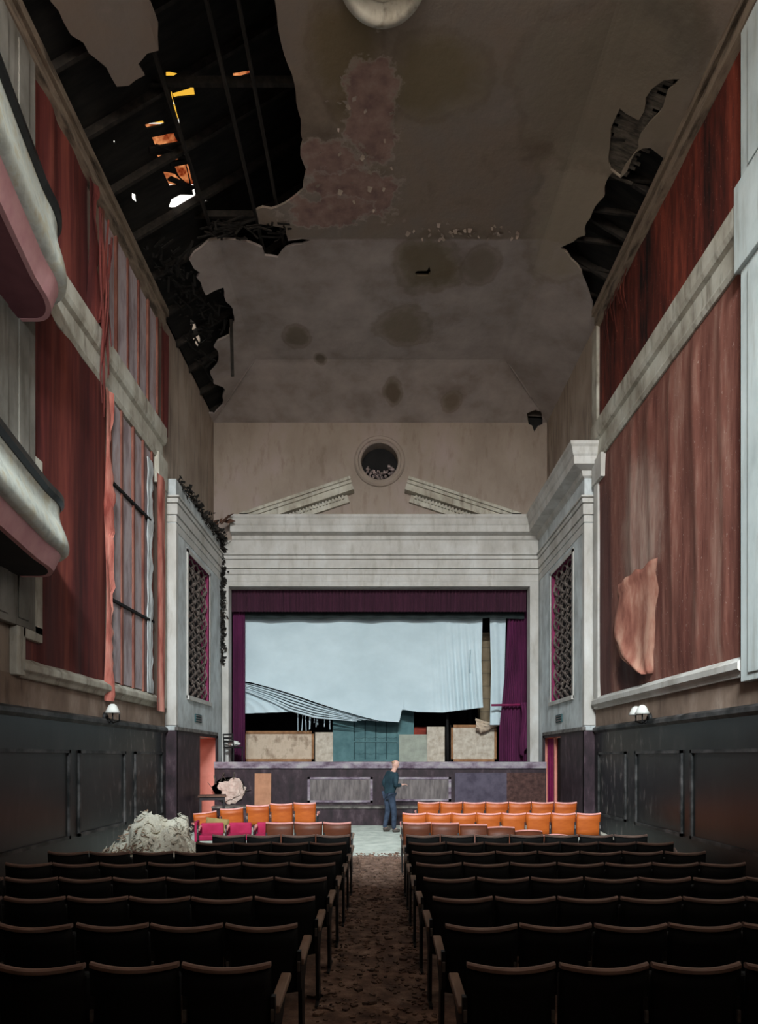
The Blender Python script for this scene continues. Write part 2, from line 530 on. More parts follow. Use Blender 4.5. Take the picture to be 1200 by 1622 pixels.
# --- side walls
def side_wall(sg, name, mat):
    mb = MB()
    holed(mb, [(-8, 0), (PY, 0), (PY, 11.9), (-8, 11.9)], [[(16.95, 0.01), (18.95, 0.01), (18.95, 2.42), (16.95, 2.42)]],
          lambda y, z: (sg * WX, y, z))
    struct(mb.build(name, mat))
side_wall(1, 'wall_right', MAT['wall'])
side_wall(-1, 'wall_left', MAT['wall'])
mb = MB(); mb.face([(-7, -8, 0), (7, -8, 0), (7, -8, 16), (-7, -8, 16)])
struct(mb.build('wall_rear', MAT['wall']))

# --- proscenium wall with the stage opening, the round opening and a hole in its corner
circ = [(-0.02 + 0.56 * math.cos(a * math.pi / 20), R(8.71) + 0.56 * math.sin(a * math.pi / 20)) for a in range(40)]
def onwall(x, y): p = at(x, y, PY); return (p.x, p.z)
corner_hole = rough_poly([onwall(*p) for p in ((836, 660), (860, 660), (859, 671), (851, 674), (846, 684), (842, 674), (836, 672))], 0.06, 0.03, 3)
mb = MB()
holed(mb, [(-6.6, 0), (6.6, 0), (6.6, 16), (-6.6, 16)],
      [[(-4.44, STZ), (4.38, STZ), (4.38, R(5.01)), (-4.44, R(5.01))], circ, corner_hole], lambda x, z: (x, PY, z))
struct(mb.build('wall_front', MAT['front']))
mb = MB(); mb.box(4.2, 4.88, PY + 0.02, PY + 0.5, R(9.6), R(10.0))
mb.box(-0.7, 0.7, PY + 0.35, PY + 0.75, R(8.0), R(9.4))
struct(mb.build('wall_cavity', MAT['black']))

# --- ceiling, with the collapsed areas really missing
LEFT = [(432, -90), (430, 0), (440, 40), (458, 100), (470, 150), (472, 200), (478, 235), (482, 280), (478, 300), (462, 318), (440, 328), (405, 333),
        (410, 358), (450, 362), (456, 380), (490, 379), (478, 388), (452, 392), (440, 408), (420, 405), (415, 392), (385, 382), (350, 377), (330, 380),
        (318, 390), (300, 412), (308, 425), (316, 432), (313, 440), (325, 465), (340, 460), (352, 456), (358, 470), (368, 490), (372, 510), (362, 530),
        (345, 540), (340, 550), (347, 565), (345, 578), (334, 590), (340, 607), (355, 618), (352, 630), (353, 642), (340, 655), (300, 640), (200, 500), (70, 250), (0, 60), (-60, -90),
        (60, -90), (85, 0), (100, 35), (130, 70), (165, 110), (185, 138), (205, 137), (228, 120), (220, 103), (235, 88), (250, 80), (247, 40), (237, 0), (230, -90)]
RIGHT = [(1030, 236), (1018, 236), (1000, 255), (990, 270), (982, 283), (965, 272), (955, 310), (940, 325), (925, 372), (888, 392), (905, 410), (920, 430),
         (930, 455), (937, 490), (945, 497), (962, 500), (1000, 420), (1040, 330), (1056, 270), (1050, 250)]
LATHED = [(1075, 125), (1050, 128), (1030, 140), (1022, 155), (1022, 178), (1010, 192), (982, 172), (968, 205), (963, 240), (966, 270), (982, 281), (990, 262), (1000, 250), (1012, 234), (1013, 214), (1030, 190), (1050, 170), (1058, 145)]
SMALL = [(657, 433), (660, 430), (676, 429), (680, 422), (682, 432), (678, 437), (660, 436)]
def cp(poly, step=0.13, amp=0.07, seed=1): return rough_poly([on_ceiling(*p) for p in poly], step, amp, seed)
def clampx(poly): return [(max(-4.98, min(4.98, x)), y) for x, y in poly]
mb = MB()
holed(mb, [(-WX, -8), (WX, -8), (WX, PY), (-WX, PY)],
      [clampx(cp(LEFT)), clampx(cp(RIGHT, seed=2)), cp(LATHED, 0.1, 0.04, 3), cp(SMALL, 0.05, 0.01, 4), cp(((836, 671), (834, 655), (848, 650), (858, 653), (859, 671)), 0.06, 0.03, 5)],
      lambda x, y: (x, y, ceil_h(x, y)), 0.22,
      [((-3.28, -8), (-3.28, 17.4)), ((3.28, -8), (3.28, 17.4)), ((-3.28, 17.4), (3.28, 17.4)), ((-3.28, 17.4), (-WX, PY)), ((3.28, 17.4), (WX, PY))])
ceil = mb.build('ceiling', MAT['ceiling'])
struct(ceil, 'stained plaster ceiling with large collapsed holes')
md = ceil.modifiers.new('thickness', 'SOLIDIFY'); md.thickness = 0.045; md.offset = 1 if ceil.data.polygons[0].normal.z > 0 else -1

# bare lath showing through the thin patch
mb = MB(); LP = [on_ceiling(*p) for p in LATHED]
y = min(p[1] for p in LP) - 0.1
while y < max(p[1] for p in LP) + 0.1:
    x0, x1 = min(p[0] for p in LP) - 0.1, min(WX - 0.02, max(p[0] for p in LP) + 0.1)
    x0, x1 = x0 + random.random() * .25, x1 - random.random() * .3
    mb.bar((x0, y, ceil_h(x0, y) + 0.065), (x1, y, ceil_h(x1, y) + 0.065), 0.05, 0.015)
    y += 0.053
struct(mb.build('ceiling_lath', MAT['lath']))

# --- roof over the attic with slipped slates letting daylight in
roof = empty('roof'); struct(roof, 'dark roof timbers seen through the fallen ceiling')
GAPS = [[(301, 513), (309, 520), (317, 548), (313, 557), (304, 540)], [(262, 125), (280, 127), (285, 144), (305, 147), (309, 160), (275, 167), (264, 142)], [(229, 207), (257, 201), (260, 207), (232, 214)],
        [(240, 228), (275, 221), (280, 235), (288, 250), (270, 254), (245, 240)], [(248, 256), (263, 254), (266, 262), (252, 263)],
        [(270, 258), (288, 256), (296, 280), (300, 303), (284, 290)], [(258, 281), (276, 285), (292, 300), (268, 305)],
        [(271, 325), (285, 317), (315, 319), (331, 328), (300, 338), (267, 338)], [(368, 128), (385, 124), (404, 120), (396, 128), (370, 133)],
        [(179, 233), (182, 233), (182, 238), (179, 238)], [(208, 316), (214, 318), (216, 331), (210, 326)],
        [(266, 140), (270, 150), (310, 318), (306, 319)]]
for sg in (-1, 1):
    mb = MB()
    hs = [rough_poly([on_roof(*p) for p in g], 0.06, 0.02, i) for i, g in enumerate(GAPS)] if sg < 0 else []
    holed(mb, [(sg * 5.3, -8.2), (0, -8.2), (0, 20.2), (sg * 5.3, 20.2)], hs, lambda x, y: (x, y, roof_h(x) + 0.12))
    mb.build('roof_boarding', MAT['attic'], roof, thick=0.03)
for sg in (-1, 1):
    for k in range(15):
        y = 4.4 + k * 1.05
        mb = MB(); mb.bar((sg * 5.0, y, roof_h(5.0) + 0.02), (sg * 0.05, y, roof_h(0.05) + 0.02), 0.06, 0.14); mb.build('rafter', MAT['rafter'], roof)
for x in (-3.42, -2.45, -2.0, -0.9, 0.2, 1.4, 2.5, 3.5):
    mb = MB(); mb.bar((x, 2, 12.52), (x, 19.3, 12.52), 0.045, 0.1); mb.build('ceiling_joist', MAT['rafter'], roof)
for y in (7.5, 10.6, 13.2, 16.4):
    mb = MB(); mb.bar((-4.85, y, 12.66), (4.85, y, 12.66), 0.07, 0.12); mb.build('tie_beam', MAT['rafter'], roof)
for k in range(7):          # short joists showing in the right-hand hole
    y = 10.9 + k * 0.72
    mb = MB(); mb.bar((2.9, y + 0.3, 12.45), (4.88, y, 11.95), 0.05, 0.09); mb.build('ceiling_joist', MAT['rafter'], roof)
# added translucent sheets tint the daylight in some gaps; slipped boards cross others
t = NT('ochre_daylight_tint', 0.6, 0.2)
tr = t.n.new('ShaderNodeBsdfTranslucent'); tr.inputs[0].default_value = (0.80, 0.60, 0.20, 1); t.l.new(tr.outputs[0], t.n['Material Output'].inputs[0]); MAT['ochretint'] = t.m
t = NT('peach_daylight_tint', 0.6, 0.2)
tr = t.n.new('ShaderNodeBsdfTranslucent'); t.l.new(t.ramp(t.noise(5, 6), [(0.35, (150, 84, 56)), (0.65, (236, 196, 160))]), tr.inputs[0]); t.l.new(tr.outputs[0], t.n['Material Output'].inputs[0]); MAT['slipped'] = t.m  # peach tint for the daylight, on an added sheet
for poly, mt, dz in ((((235, 95), (345, 95), (345, 190), (235, 190)), 'ochretint', .3), (((215, 193), (290, 193), (280, 222), (215, 222)), 'ochretint', .3),
                     (((350, 105), (430, 105), (430, 150), (350, 150)), 'slipped', .3), (((225, 224), (310, 224), (310, 268), (225, 268)), 'slipped', .3), (((240, 270), (312, 272), (322, 316), (240, 318)), 'slipped', .3)):
    mb = MB(); mb.face([(x, y, roof_h(x) + dz) for x, y in (on_roof(*p) for p in poly)]); mb.build('tint_sheet', MAT[mt], roof, thick=.004)
for a, b in (((245, 240), (300, 262)), ((236, 246), (290, 236)), ((270, 268), (300, 262)), ((268, 290), (306, 306)), ((272, 150), (300, 142))):
    p, q = on_roof(*a), on_roof(*b); mb = MB(); mb.bar((*p, roof_h(p[0]) + .09), (*q, roof_h(q[0]) + .09), .11, .03, up=(0, 0, 1)); mb.build('slipped_batten', MAT['attic'], roof)
# low gap in the far left slope, over the wall head
mb = MB(); mb.box(-5.35, -4.9, -8, 20, 11.82, 11.9); mb.box(4.9, 5.35, -8, 20, 11.82, 11.9); mb.build('eaves_board', MAT['attic'], roof)

# --- wall plates along the wall heads
for sg, n, mt in ((1, 'trim_1', MAT['timber']), (-1, 'trim_2', MAT['timber'])):
    mb = MB(); x0, x1 = sg * (WX - 0.14), sg * WX
    mb.prism([(x0, R(9.62)), (x1, R(9.55)), (x1, R(9.9)), (x0, R(9.9))], 'y', -2, BY - 0.35)
    mb.prism([(sg * (WX - 0.2), R(9.8)), (x1, R(9.8)), (x1, R(9.95)), (sg * (WX - 0.2), R(9.95))], 'y', -2, BY - 0.35)
    struct(mb.build(n, mt))

# --- the bays either side of the stage
def steps(off, lines):
    """a stack of stepped fascias: list of (height, projection), grooved at each joint"""
    pr = []
    for (z0, p), (z1, q) in zip(lines, lines[1:]):
        pr += [(p, z0 + 0.012), (p, z1 - 0.012), (min(p, q) - 0.03, z1 - 0.012), (min(p, q) - 0.03, z1 + 0.012)]
    return [(off + p, R(z)) for p, z in pr]

BANDS = [(5.15, 0.012), (5.35, 0.02), (5.52, 0.045), (5.78, 0.07), (5.9, 0.10), (5.96, 0.02)]
CORN = [(0.0, 6.36), (0.06, 6.40), (0.09, 6.5), (0.33, 6.55), (0.34, 6.72), (0.37, 6.76), (0.40, 6.9), (0.44, 6.95), (0.44, 7.02), (0.0, 7.06)]

def bay(sg, top, full):
    side = 'right' if sg > 0 else 'left'
    g = [(16.05, R(1.5)), (18.05, R(1.5)), (18.05, R(4.95)), (16.05, R(4.95))]
    d = [(17.0, 0.01), (18.9, 0.01), (18.9, 2.40), (17.0, 2.40)]
    mb = MB()
    holed(mb, [(BY, 0), (PY, 0), (PY, top), (BY, top)], [g, d], lambda y, z: (sg * BX, y, z))
    mb.face([(sg * BX, BY, 0), (sg * WX, BY, 0), (sg * WX, BY, top), (sg * BX, BY, top)])
    mb.face([(sg * BX, BY, top), (sg * WX, BY, top), (sg * WX, PY, top), (sg * BX, PY, top)])
    struct(mb.build('wall_bay_' + side, MAT['bay']))
    # pale corner strip and grille surround
    mb = MB()
    x = sg * BX
    mb.box(x - sg * 0.015, sg * (WX - 0.02), BY - 0.03, BY + 0.10, R(0.74), R(5.16))
    mb.box(x - sg * 0.02, x + sg * 0.02, 15.93, 16.05, R(1.42), R(5.03))
    mb.box(x - sg * 0.02, x + sg * 0.02, 18.05, 18.13, R(1.42), R(5.03))
    mb.box(x - sg * 0.02, x + sg * 0.02, 15.93, 18.13, R(4.95), R(5.05))
    mb.box(x - sg * 0.06, x + sg * 0.02, 15.93, 18.13, R(1.40), R(1.5))
    path = [(x, PY), (x, BY), (sg * WX, BY)] if sg > 0 else [(sg * WX, BY), (x, BY), (x, PY)]
    pr = steps(0.0, BANDS); pr = [(-0.04, R(5.16))] + pr + [(-0.04, R(5.96))]
    mb.sweep(path, pr)
    if full: mb.sweep(path, [(-0.02, R(6.36))] + [(p, R(z)) for p, z in CORN] + [(-0.02, R(7.06))])
    struct(mb.build('trim_bay_' + side, MAT['cream']))
    # niche behind the grille
    mb = MB(); xi = sg * (WX - 0.02)
    mb.face([(x, 18.05, R(1.5)), (xi, 18.05, R(1.5)), (xi, 18.05, R(4.95)), (x, 18.05, R(4.95))])
    mb.face([(x, 16.05, R(1.5)), (xi, 16.05, R(1.5)), (xi, 16.05, R(4.95)), (x, 16.05, R(4.95))])
    mb.face([(x, 16.05, R(1.5)), (xi, 16.05, R(1.5)), (xi, 18.05, R(1.5)), (x, 18.05, R(1.5))])
    mb.face([(x, 16.05, R(4.95)), (xi, 16.05, R(4.95)), (xi, 18.05, R(4.95)), (x, 18.05, R(4.95))])
    struct(mb.build('wall_niche_' + side, MAT['magenta']))
    mb = MB(); mb.box(xi - sg * 0.01, xi, 16.0, 18.1, R(1.45), R(5.0)); struct(mb.build('wall_niche_back_' + side, MAT['black']))
    # passage behind the door opening
    mb = MB(); xo = sg * 6.5
    mb.face([(x, 18.9, 0), (xo, 18.9, 0), (xo, 18.9, 2.4), (x, 18.9, 2.4)])
    mb.face([(x, 17.0, 0), (sg * WX, 17.0, 0), (sg * WX, 17.0, 2.4), (x, 17.0, 2.4)])
    mb.face([(xo, 15.2, 0), (xo, 18.9, 0), (xo, 18.9, 2.7), (xo, 15.2, 2.7)])
    mb.face([(sg * WX, 15.2, 0), (xo, 15.2, 0), (xo, 15.2, 2.7), (sg * WX, 15.2, 2.7)])
    mb.face([(x, 16.9, 2.4), (sg * WX, 16.9, 2.4), (sg * WX, 18.9, 2.4), (x, 18.9, 2.4)])
    mb.face([(sg * WX, 15.2, 2.6), (xo, 15.2, 2.6), (xo, 18.9, 2.6), (sg * WX, 18.9, 2.6)])
    struct(mb.build('wall_passage_' + side, MAT['salmon']))
    # dark dado round the door
    mb = MB(); x2 = sg * (BX - 0.03)
    for y0, y1, z0, z1 in ((BY - 0.03, 17.0, 0, R(0.62)), (18.9, PY - 0.8, 0, R(0.62)), (17.0, 18.9, 2.40, R(0.62))):
        mb.box(min(x2, x), max(x2, x), y0, y1, z0, z1)
    mb.box(min(x2, sg * WX), max(x2, sg * WX), BY - 0.06, BY + 0.02, 0, R(0.62))
    struct(mb.build('trim_dado_' + side, MAT['purple']))
    mb = MB(); mb.box(min(x2 - sg * 0.05, x), max(x2 - sg * 0.05, x), BY - 0.1, PY - 0.8, R(0.62), R(0.70))
    struct(mb.build('trim_dado_rail_' + side, MAT['scuff']))

bay(1, R(7.05), True)
bay(-1, R(6.35), False)

# --- black panelling along the side walls
def panelling(sg, spans):
    side = 'right' if sg > 0 else 'left'
    mb = MB(); x, xi = sg * WX, sg * (WX - 0.04)
    mb.box(min(x, xi), max(x, xi), -8, BY - 0.05, 0, R(0.6))
    mb.box(min(x, sg * (WX - 0.09)), max(x, sg * (WX - 0.09)), -8, BY - 0.08, 0, 0.16)
    struct(mb.build('baseboard_' + side, MAT['wainscot']))
    mb = MB(); x2 = sg * (WX - 0.10)
    mb.prism([(x, R(0.55)), (xi, R(0.55)), (x2, R(0.6)), (x2, R(0.66)), (xi, R(0.7)), (x, R(0.7))], 'y', -8, BY - 0.1)
    for y0, y1 in spans:
        w = 0.05; z0, z1 = R(-1.27), R(0.12); x3 = sg * (WX - 0.075)
        for b in ((y0, y1, z1 - w, z1), (y0, y1, z0, z0 + w), (y0, y0 + w, z0, z1), (y1 - w, y1, z0, z1)):
            mb.box(min(xi, x3), max(xi, x3), *b)
    struct(mb.build('trim_panelling_' + side, MAT['panelmould']))
SP = [(13.1, 14.75), (10.65, 12.6), (8.3, 10.35), (5.9, 8.0), (3.5, 5.6)]
panelling(1, SP); panelling(-1, SP)
for sg, side in ((1, 'right'), (-1, 'left')):       # brown strip between dado and panel frame
    mb = MB(); mb.box(min(sg * WX, sg * (WX - 0.015)), max(sg * WX, sg * (WX - 0.015)), 2, BY - 0.05, R(0.7), R(1.12))
    struct(mb.build('trim_strip_' + side, MAT['strip']))

# --- mouldings that frame the big wall panels
def frame_profile(sg, z0, z1, proj):
    h = z1 - z0; x = sg * WX
    return [(x, z0), (x - sg * proj * 0.5, z0), (x - sg * proj * 0.6, z0 + h * 0.2), (x - sg * proj, z0 + h * 0.35), (x - sg * proj, z0 + h * 0.65), (x - sg * proj * 0.5, z0 + h * 0.85), (x, z1)]

def mid_profile(sg, z0=6.6, z1=7.46):
    x = sg * WX; h = z1 - z0
    return [(x, R(z0)), (x - sg * 0.06, R(z0)), (x - sg * 0.09, R(z0 + 0.08)), (x - sg * 0.07, R(z0 + 0.14)), (x - sg * 0.07, R(z0 + 0.42)), (x - sg * 0.13, R(z0 + 0.46)),
            (x - sg * 0.16, R(z0 + 0.54)), (x - sg * 0.16, R(z0 + 0.80)), (x - sg * 0.10, R(z1)), (x, R(z1))]

mb = MB()
mb.prism(frame_profile(1, R(1.08), R(1.38), 0.14), 'y', 8.84, 14.95)
mb.prism([(WX, 14.68), (WX - 0.09, 14.68), (WX - 0.10, 14.75), (WX - 0.10, 14.92), (WX - 0.04, 15.0), (WX, 15.0)], 'z', R(1.1), R(6.1))
mb.prism([(WX, 14.35), (WX - 0.13, 14.35), (WX - 0.13, 14.95), (WX, 14.95)], 'z', R(6.1), R(6.62))
struct(mb.build('trim_frame_right', MAT['cream']))
mb = MB()
mb.prism(mid_profile(1), 'y', 8.6, 14.95)
struct(mb.build('trim_mid_right', MAT['oldcream']))
mb = MB()
mb.box(WX - 0.1, WX, 14.72, 15.05, R(7.46), R(9.6))
struct(mb.build('trim_upper_right', MAT['oldcream']))
MAT['leftpil'] = streak_wall('grimy_shaded_pilaster_paint', (92, 88, 80), (120, 116, 108), (146, 142, 134), 1.4, 0.2, (74, 64, 52), 0.5)  # grime, plus shade put into the left pilaster's colour
def fluted(sg, y1, name, mat):
    mb = MB(); x, xi = sg * WX, sg * 4.78
    for a, b in ((R(1.0), R(6.45)), (R(7.6), R(9.62))):
        a = a if sg > 0 or a > R(3) else R(1.75)
        mb.box(min(x, xi), max(x, xi), 6.2, y1, a, b)
        for k in range(4):
            y = y1 - 0.2 - k * 0.5
            mb.box(min(xi, xi - sg * 0.02), max(xi, xi - sg * 0.02), y - 0.25, y, a + 0.1, b - 0.1)
    mb.box(min(x, sg * 4.72), max(x, sg * 4.72), 6.2, y1 + 0.06, R(6.45), R(7.6))
    struct(mb.build(name, mat, bevel=0.01))
fluted(1, 8.8, 'trim_pilaster_right', MAT['pilaster'])
fluted(-1, 9.2, 'trim_pilaster_left', MAT['leftpil'])

mb = MB()
mb.prism(frame_profile(-1, R(1.08), R(1.38), 0.14), 'y', 8.9, 14.3)
mb.prism([(-WX, 14.62), (-WX + 0.09, 14.62), (-WX + 0.10, 14.7), (-WX + 0.10, 14.9), (-WX, 15.0)], 'z', R(1.1), R(6.1))
mb.prism([(-WX, 14.3), (-WX + 0.13, 14.3), (-WX + 0.13, 14.9), (-WX, 14.9)], 'z', R(5.95), R(6.62))
# notched near corner of the frame
mb.box(-WX, -WX + 0.11, 9.2, 9.42, R(1.72), R(4.2)); mb.box(-WX, -WX + 0.11, 8.9, 9.42, R(1.62), R(1.84)); mb.box(-WX, -WX + 0.11, 8.75, 8.97, R(1.1), R(1.84))
struct(mb.build('trim_frame_left', MAT['oldcream'], bevel=0.015))
mb = MB()
mb.prism(mid_profile(-1, 6.5, 7.3), 'y', 8.9, 14.75)
struct(mb.build('trim_mid_left', MAT['oldcream']))

# --- proscenium surround, entablature and broken pediment
mb = MB()
mb.box(-4.63, -4.44, PY - 0.1, PY + 0.3, STZ, R(5.01)); mb.box(4.38, 4.63, PY - 0.1, PY + 0.3, STZ, R(5.01))
mb.box(-4.63, 4.63, PY - 0.1, PY + 0.3, R(5.01), R(5.17))
pr = [(PY - p + 0.0, z) for p, z in [(-0.3, R(5.16))] + steps(0.1, BANDS) + [(0.1, R(5.98)), (0.1, R(6.36)), (-0.3, R(6.36))]]
mb.prism(pr, 'x', -4.625, 4.625)
mb.prism([(PY - p * 0.9, R(z)) for p, z in CORN] + [(PY + 0.02, R(7.06)), (PY + 0.02, R(6.36))], 'x', -4.35, 4.66)
struct(mb.build('trim_proscenium', MAT['cream']))
for sg, n, (xa, ya), (xb, yb) in ((-1, 'trim_pediment_left', (392, 832), (559, 776)), (1, 'trim_pediment_right', (812, 832), (642, 776))):
    a, b = at(xa, ya, PY), at(xb, yb, PY)
    mb = MB(); L = (b - a).length; ang = math.atan2(b.z - a.z, b.x - a.x)
    u = Vector((math.cos(ang), 0, math.sin(ang))); v = Vector((-u.z, 0, u.x)) * (1 if u.x > 0 else -1)
    # layered raking mouldings: (lower edge, upper edge, projection)
    for lo, hi, p, cut in ((-0.10, 0.08, 0.30, 0), (0.08, 0.17, 0.36, 0), (0.17, 0.25, 0.42, 0), (-0.34, -0.12, 0.1, 0.22)):
        q0 = a - u * 0.1; q1 = b - u * cut
        vs = [mb.bm.verts.new(q + v * w + Vector((0, -d, 0))) for q in (q0, q1) for w in (lo, hi) for d in (0, p)]
        for f in ((0, 1, 3, 2), (4, 6, 7, 5), (0, 4, 5, 1), (2, 3, 7, 6), (0, 2, 6, 4), (1, 5, 7, 3)): mb.bm.faces.new([vs[i] for i in f])
    n_d = 26                        # dentils under the rake
    for k in range(n_d):
        c = a.lerp(b, 0.12 + 0.8 * k / n_d) - v * 0.16
        mb.box(-0.03, 0.03, -0.16, 0, -0.05, 0.05, Matrix.Translation(c) @ Matrix.Rotation(-ang, 4, 'Y'))
    # trim what would sink into the cornice
    bmesh.ops.bisect_plane(mb.bm, geom=mb.bm.verts[:] + mb.bm.edges[:] + mb.bm.faces[:], plane_co=(0, 0, R(7.04)), plane_no=(0, 0, 1), clear_inner=True)
    struct(mb.build(n, MAT['oldcream']))
mb = MB()
mb.lathe([(0.54, 0.4), (0.54, -0.02), (0.57, -0.05), (0.62, -0.03), (0.64, -0.07), (0.70, -0.09), (0.75, -0.05), (0.75, 0.0)], (-0.02, PY, R(8.71)), 48, 'y')
struct(mb.build('trim_oculus', MAT['front'], smooth=False))

# --- ceiling rose
mb = MB()
mb.lathe([(0.30, 0.02), (0.34, -0.02), (0.42, -0.03), (0.44, -0.10), (0.50, -0.13), (0.56, -0.11), (0.60, -0.05), (0.61, 0.0)], (0.03, 8.85, CZ), 48)
mb.lathe([(0.0, -0.01), (0.31, -0.01)], (0.03, 8.85, CZ), 48)
struct(mb.build('trim_ceiling_rose', MAT['oldcream'], smooth=True))

# --- stage: floor, front and the step before it
mb = MB()
mb.box(-6.6, 6.6, PY, 25.5, STZ - 0.2, STZ); mb.box(-BX, BX, SY, PY, STZ - 0.2, STZ - 0.004)
struct(mb.build('floor_stage', MAT['lip']))
mb = MB(); mb.box(-BX, BX, SY - 0.06, SY + 0.05, STZ - 0.17, STZ + 0.01); struct(mb.build('trim_stage_edge', MAT['lip']))
mb = MB(); mb.box(-BX, BX, SY, SY + 0.1, 0, STZ - 0.17); struct(mb.build('wall_stage_front', MAT['purple']))
mb = MB(); mb.box(-BX + 0.05, BX - 0.05, 18.1, SY, 0, 0.46); struct(mb.build('floor_step', MAT['purple']))
mb = MB(); mb.box(-BX + 0.05, BX - 0.05, 18.06, SY, 0.46, 0.52); struct(mb.build('trim_step_edge', MAT['scuff']))
# stage house
mb = MB()
mb.face([(-6.6, PY, STZ), (-6.6, 25.5, STZ), (-6.6, 25.5, 12), (-6.6, PY, 12)]); mb.face([(6.6, PY, STZ), (6.6, 25.5, STZ), (6.6, 25.5, 12), (6.6, PY, 12)])
mb.face([(-6.6, 25.5, STZ), (6.6, 25.5, STZ), (6.6, 25.5, 12), (-6.6, 25.5, 12)]); mb.face([(-6.6, PY, 12), (6.6, PY, 12), (6.6, 25.5, 12), (-6.6, 25.5, 12)])
struct(mb.build('wall_stage_house', MAT['stagedark']))

# --- added frames round the lamps behind the viewer; walls and ceiling stay closed
def opening(name, o, sx_, sy_):  # added frame round a lamp; nothing is cut open
    mb = MB()
    for a, b, c, d in ((-sx_ / 2 - .12, -sx_ / 2, -sy_ / 2 - .12, sy_ / 2 + .12), (sx_ / 2, sx_ / 2 + .12, -sy_ / 2 - .12, sy_ / 2 + .12), (-sx_ / 2, sx_ / 2, -sy_ / 2 - .12, -sy_ / 2), (-sx_ / 2, sx_ / 2, sy_ / 2, sy_ / 2 + .12)):
        mb.box(a, b, c, d, 0, .08)
    w = mb.build(name, MAT['oldcream']); w.location = o.location; w.rotation_euler = o.rotation_euler; struct(w)
for k_, (n_, sx_, sy_) in enumerate((('added_overhead_lamp', 4.4, 1.6), ('rear_fill', 7, 1.9), ('side_fill', 3, 1.8), ('upper_fill', 6, 1.2))):
    opening('lamp_surround_%d' % (k_ + 1), bpy.data.objects[n_], sx_, sy_)
# --- galleries behind the viewer: they shade the rear stalls from the lamps behind
for z0, z1, n in ((2.4, 3.35, 'floor_gallery'), (5.8, 7.0, 'floor_upper_gallery')):
    mb = MB(); mb.box(-WX, WX, -8, -0.75, R(z0), R(z0 + 0.3)); mb.box(-2.6, WX, -0.9, -0.75, R(z0), R(z1))
    struct(mb.build(n, MAT['soffit']))

# ================================================================== WALL PANELS
def sheet(y0, y1, z0, z1, fn, ny, nz, mat, name, parent, sg, off=0.02):
    mb = MB()
    def f(u, v):
        y, z = y0 + (y1 - y0) * u, z0 + (z1 - z0) * v
        return (sg * (WX - off - fn(y, z)), y, z)
    mb.grid(f, ny, nz)
    return mb.build(name, mat, parent, smooth=True)

def fold(y, z, a=0.012, fr=9.0, s=0.0):
    return a * (1 + math.sin(y * fr + 2.2 * noise.noise(Vector((y * 1.5, z * 0.35, s))))) + 0.02 * (1 + noise.noise(Vector((y * 2.2, z * 0.5, s + 3))))

# right, lower: the big faded red fabric panel with the torn sheet
rp = thing('wall_panel', 'large faded red wall fabric panel with torn sagging flap, above the twin-shade lamp', 'wall panel', (WX, 11.8, R(1.3)))
def put(o, par):
    o.parent = par; o.matrix_parent_inverse = par.matrix_basis.inverted(); return o
bpy.context.view_layer.update()
def bulge(y, z):
    q = fold(y, z, 0.005, 7)
    dy, dz = (y - 12.6) / 0.5, (z - R(4.2)) / 1.0
    q += 0.05 * math.exp(-dy * dy - dz * dz)
    for c, w in ((10.2, 0.12), (11.05, 0.1), (11.9, 0.14), (12.7, 0.12), (9.4, 0.1)):
        q += 0.022 * math.exp(-((y - c - 0.06 * math.sin(z)) / w) ** 2)
    return q * min(1, (z - R(1.3)) / 0.4, (R(6.65) - z) / 0.5 if z < R(6.65) else 0)
put(sheet(8.8, 14.68, R(1.3), R(6.65), bulge, 110, 60, MAT['redpanel'], 'fabric', None, 1), rp)
mb = MB()
def flapf(u, v):
    # ragged hanging flap: fast to the wall on the near side, curling away towards the stage and along its top
    z = R(1.5) + v * 1.85 + (0.10 * noise.noise(Vector((u * 7, 1, 1))) if v > 0.93 else 0) + 0.18 * (1 - u) * v
    yl = 11.95 + 1.3 * min(1, v * 2.0) ** .7 - .12 * v + 0.09 * noise.noise(Vector((v * 7, 2, 0)))
    y = 11.45 + (yl - 11.45) * u
    y += 0.12 * (1 - u) * noise.noise(Vector((v * 5, 8, 0))) + 0.35 * (1 - u) * (1 - v) ** 2
    lift = bulge(y, z) - 0.004 + 0.07 * min(1, u * 3) + 0.24 * u ** 2 * (0.35 + 0.65 * math.sin(math.pi * (0.15 + 0.8 * v))) + 0.03 * math.sin(u * 7 + v * 3) * u
    if u > 0.93: lift -= 0.07
    if v > 0.9: lift += 0.06 * u
    return (WX - lift, y, z)
mb.grid(flapf, 18, 26)
fl = put(mb.build('torn_flap', MAT['flap'], None, smooth=True, thick=0.008), rp); fl['label'] = 'pale salmon torn flap curling off the wall'
# right, upper
up = thing('wall_panel', 'deep red damp-streaked wall fabric high under the ceiling, above the grey moulding', 'wall panel', (WX, 11.8, R(7.46)))
bpy.context.view_layer.update()
put(sheet(8.8, 14.75, R(7.42), R(9.66), lambda y, z: 0.6 * fold(y, z, 0.004, 5, 8), 70, 26, MAT['redupper'], 'fabric', None, 1), up)
mb = MB()
for k in range(7):              # hanging shreds by the ceiling edge
    y = 13.0 + k * 0.2 + random.uniform(-.05, .05); L = random.uniform(0.4, 1.1)
    mb.grid(lambda u, v, y=y, L=L: (WX - 0.08 - 0.05 * math.sin(v * 3), y + (u - .5) * 0.09 * (1 - 0.7 * v) + 0.05 * math.sin(v * 4 + y), R(9.6) - L * v), 2, 8)
put(mb.build('torn_shreds', MAT['redupper'], None, thick=0.006), up)

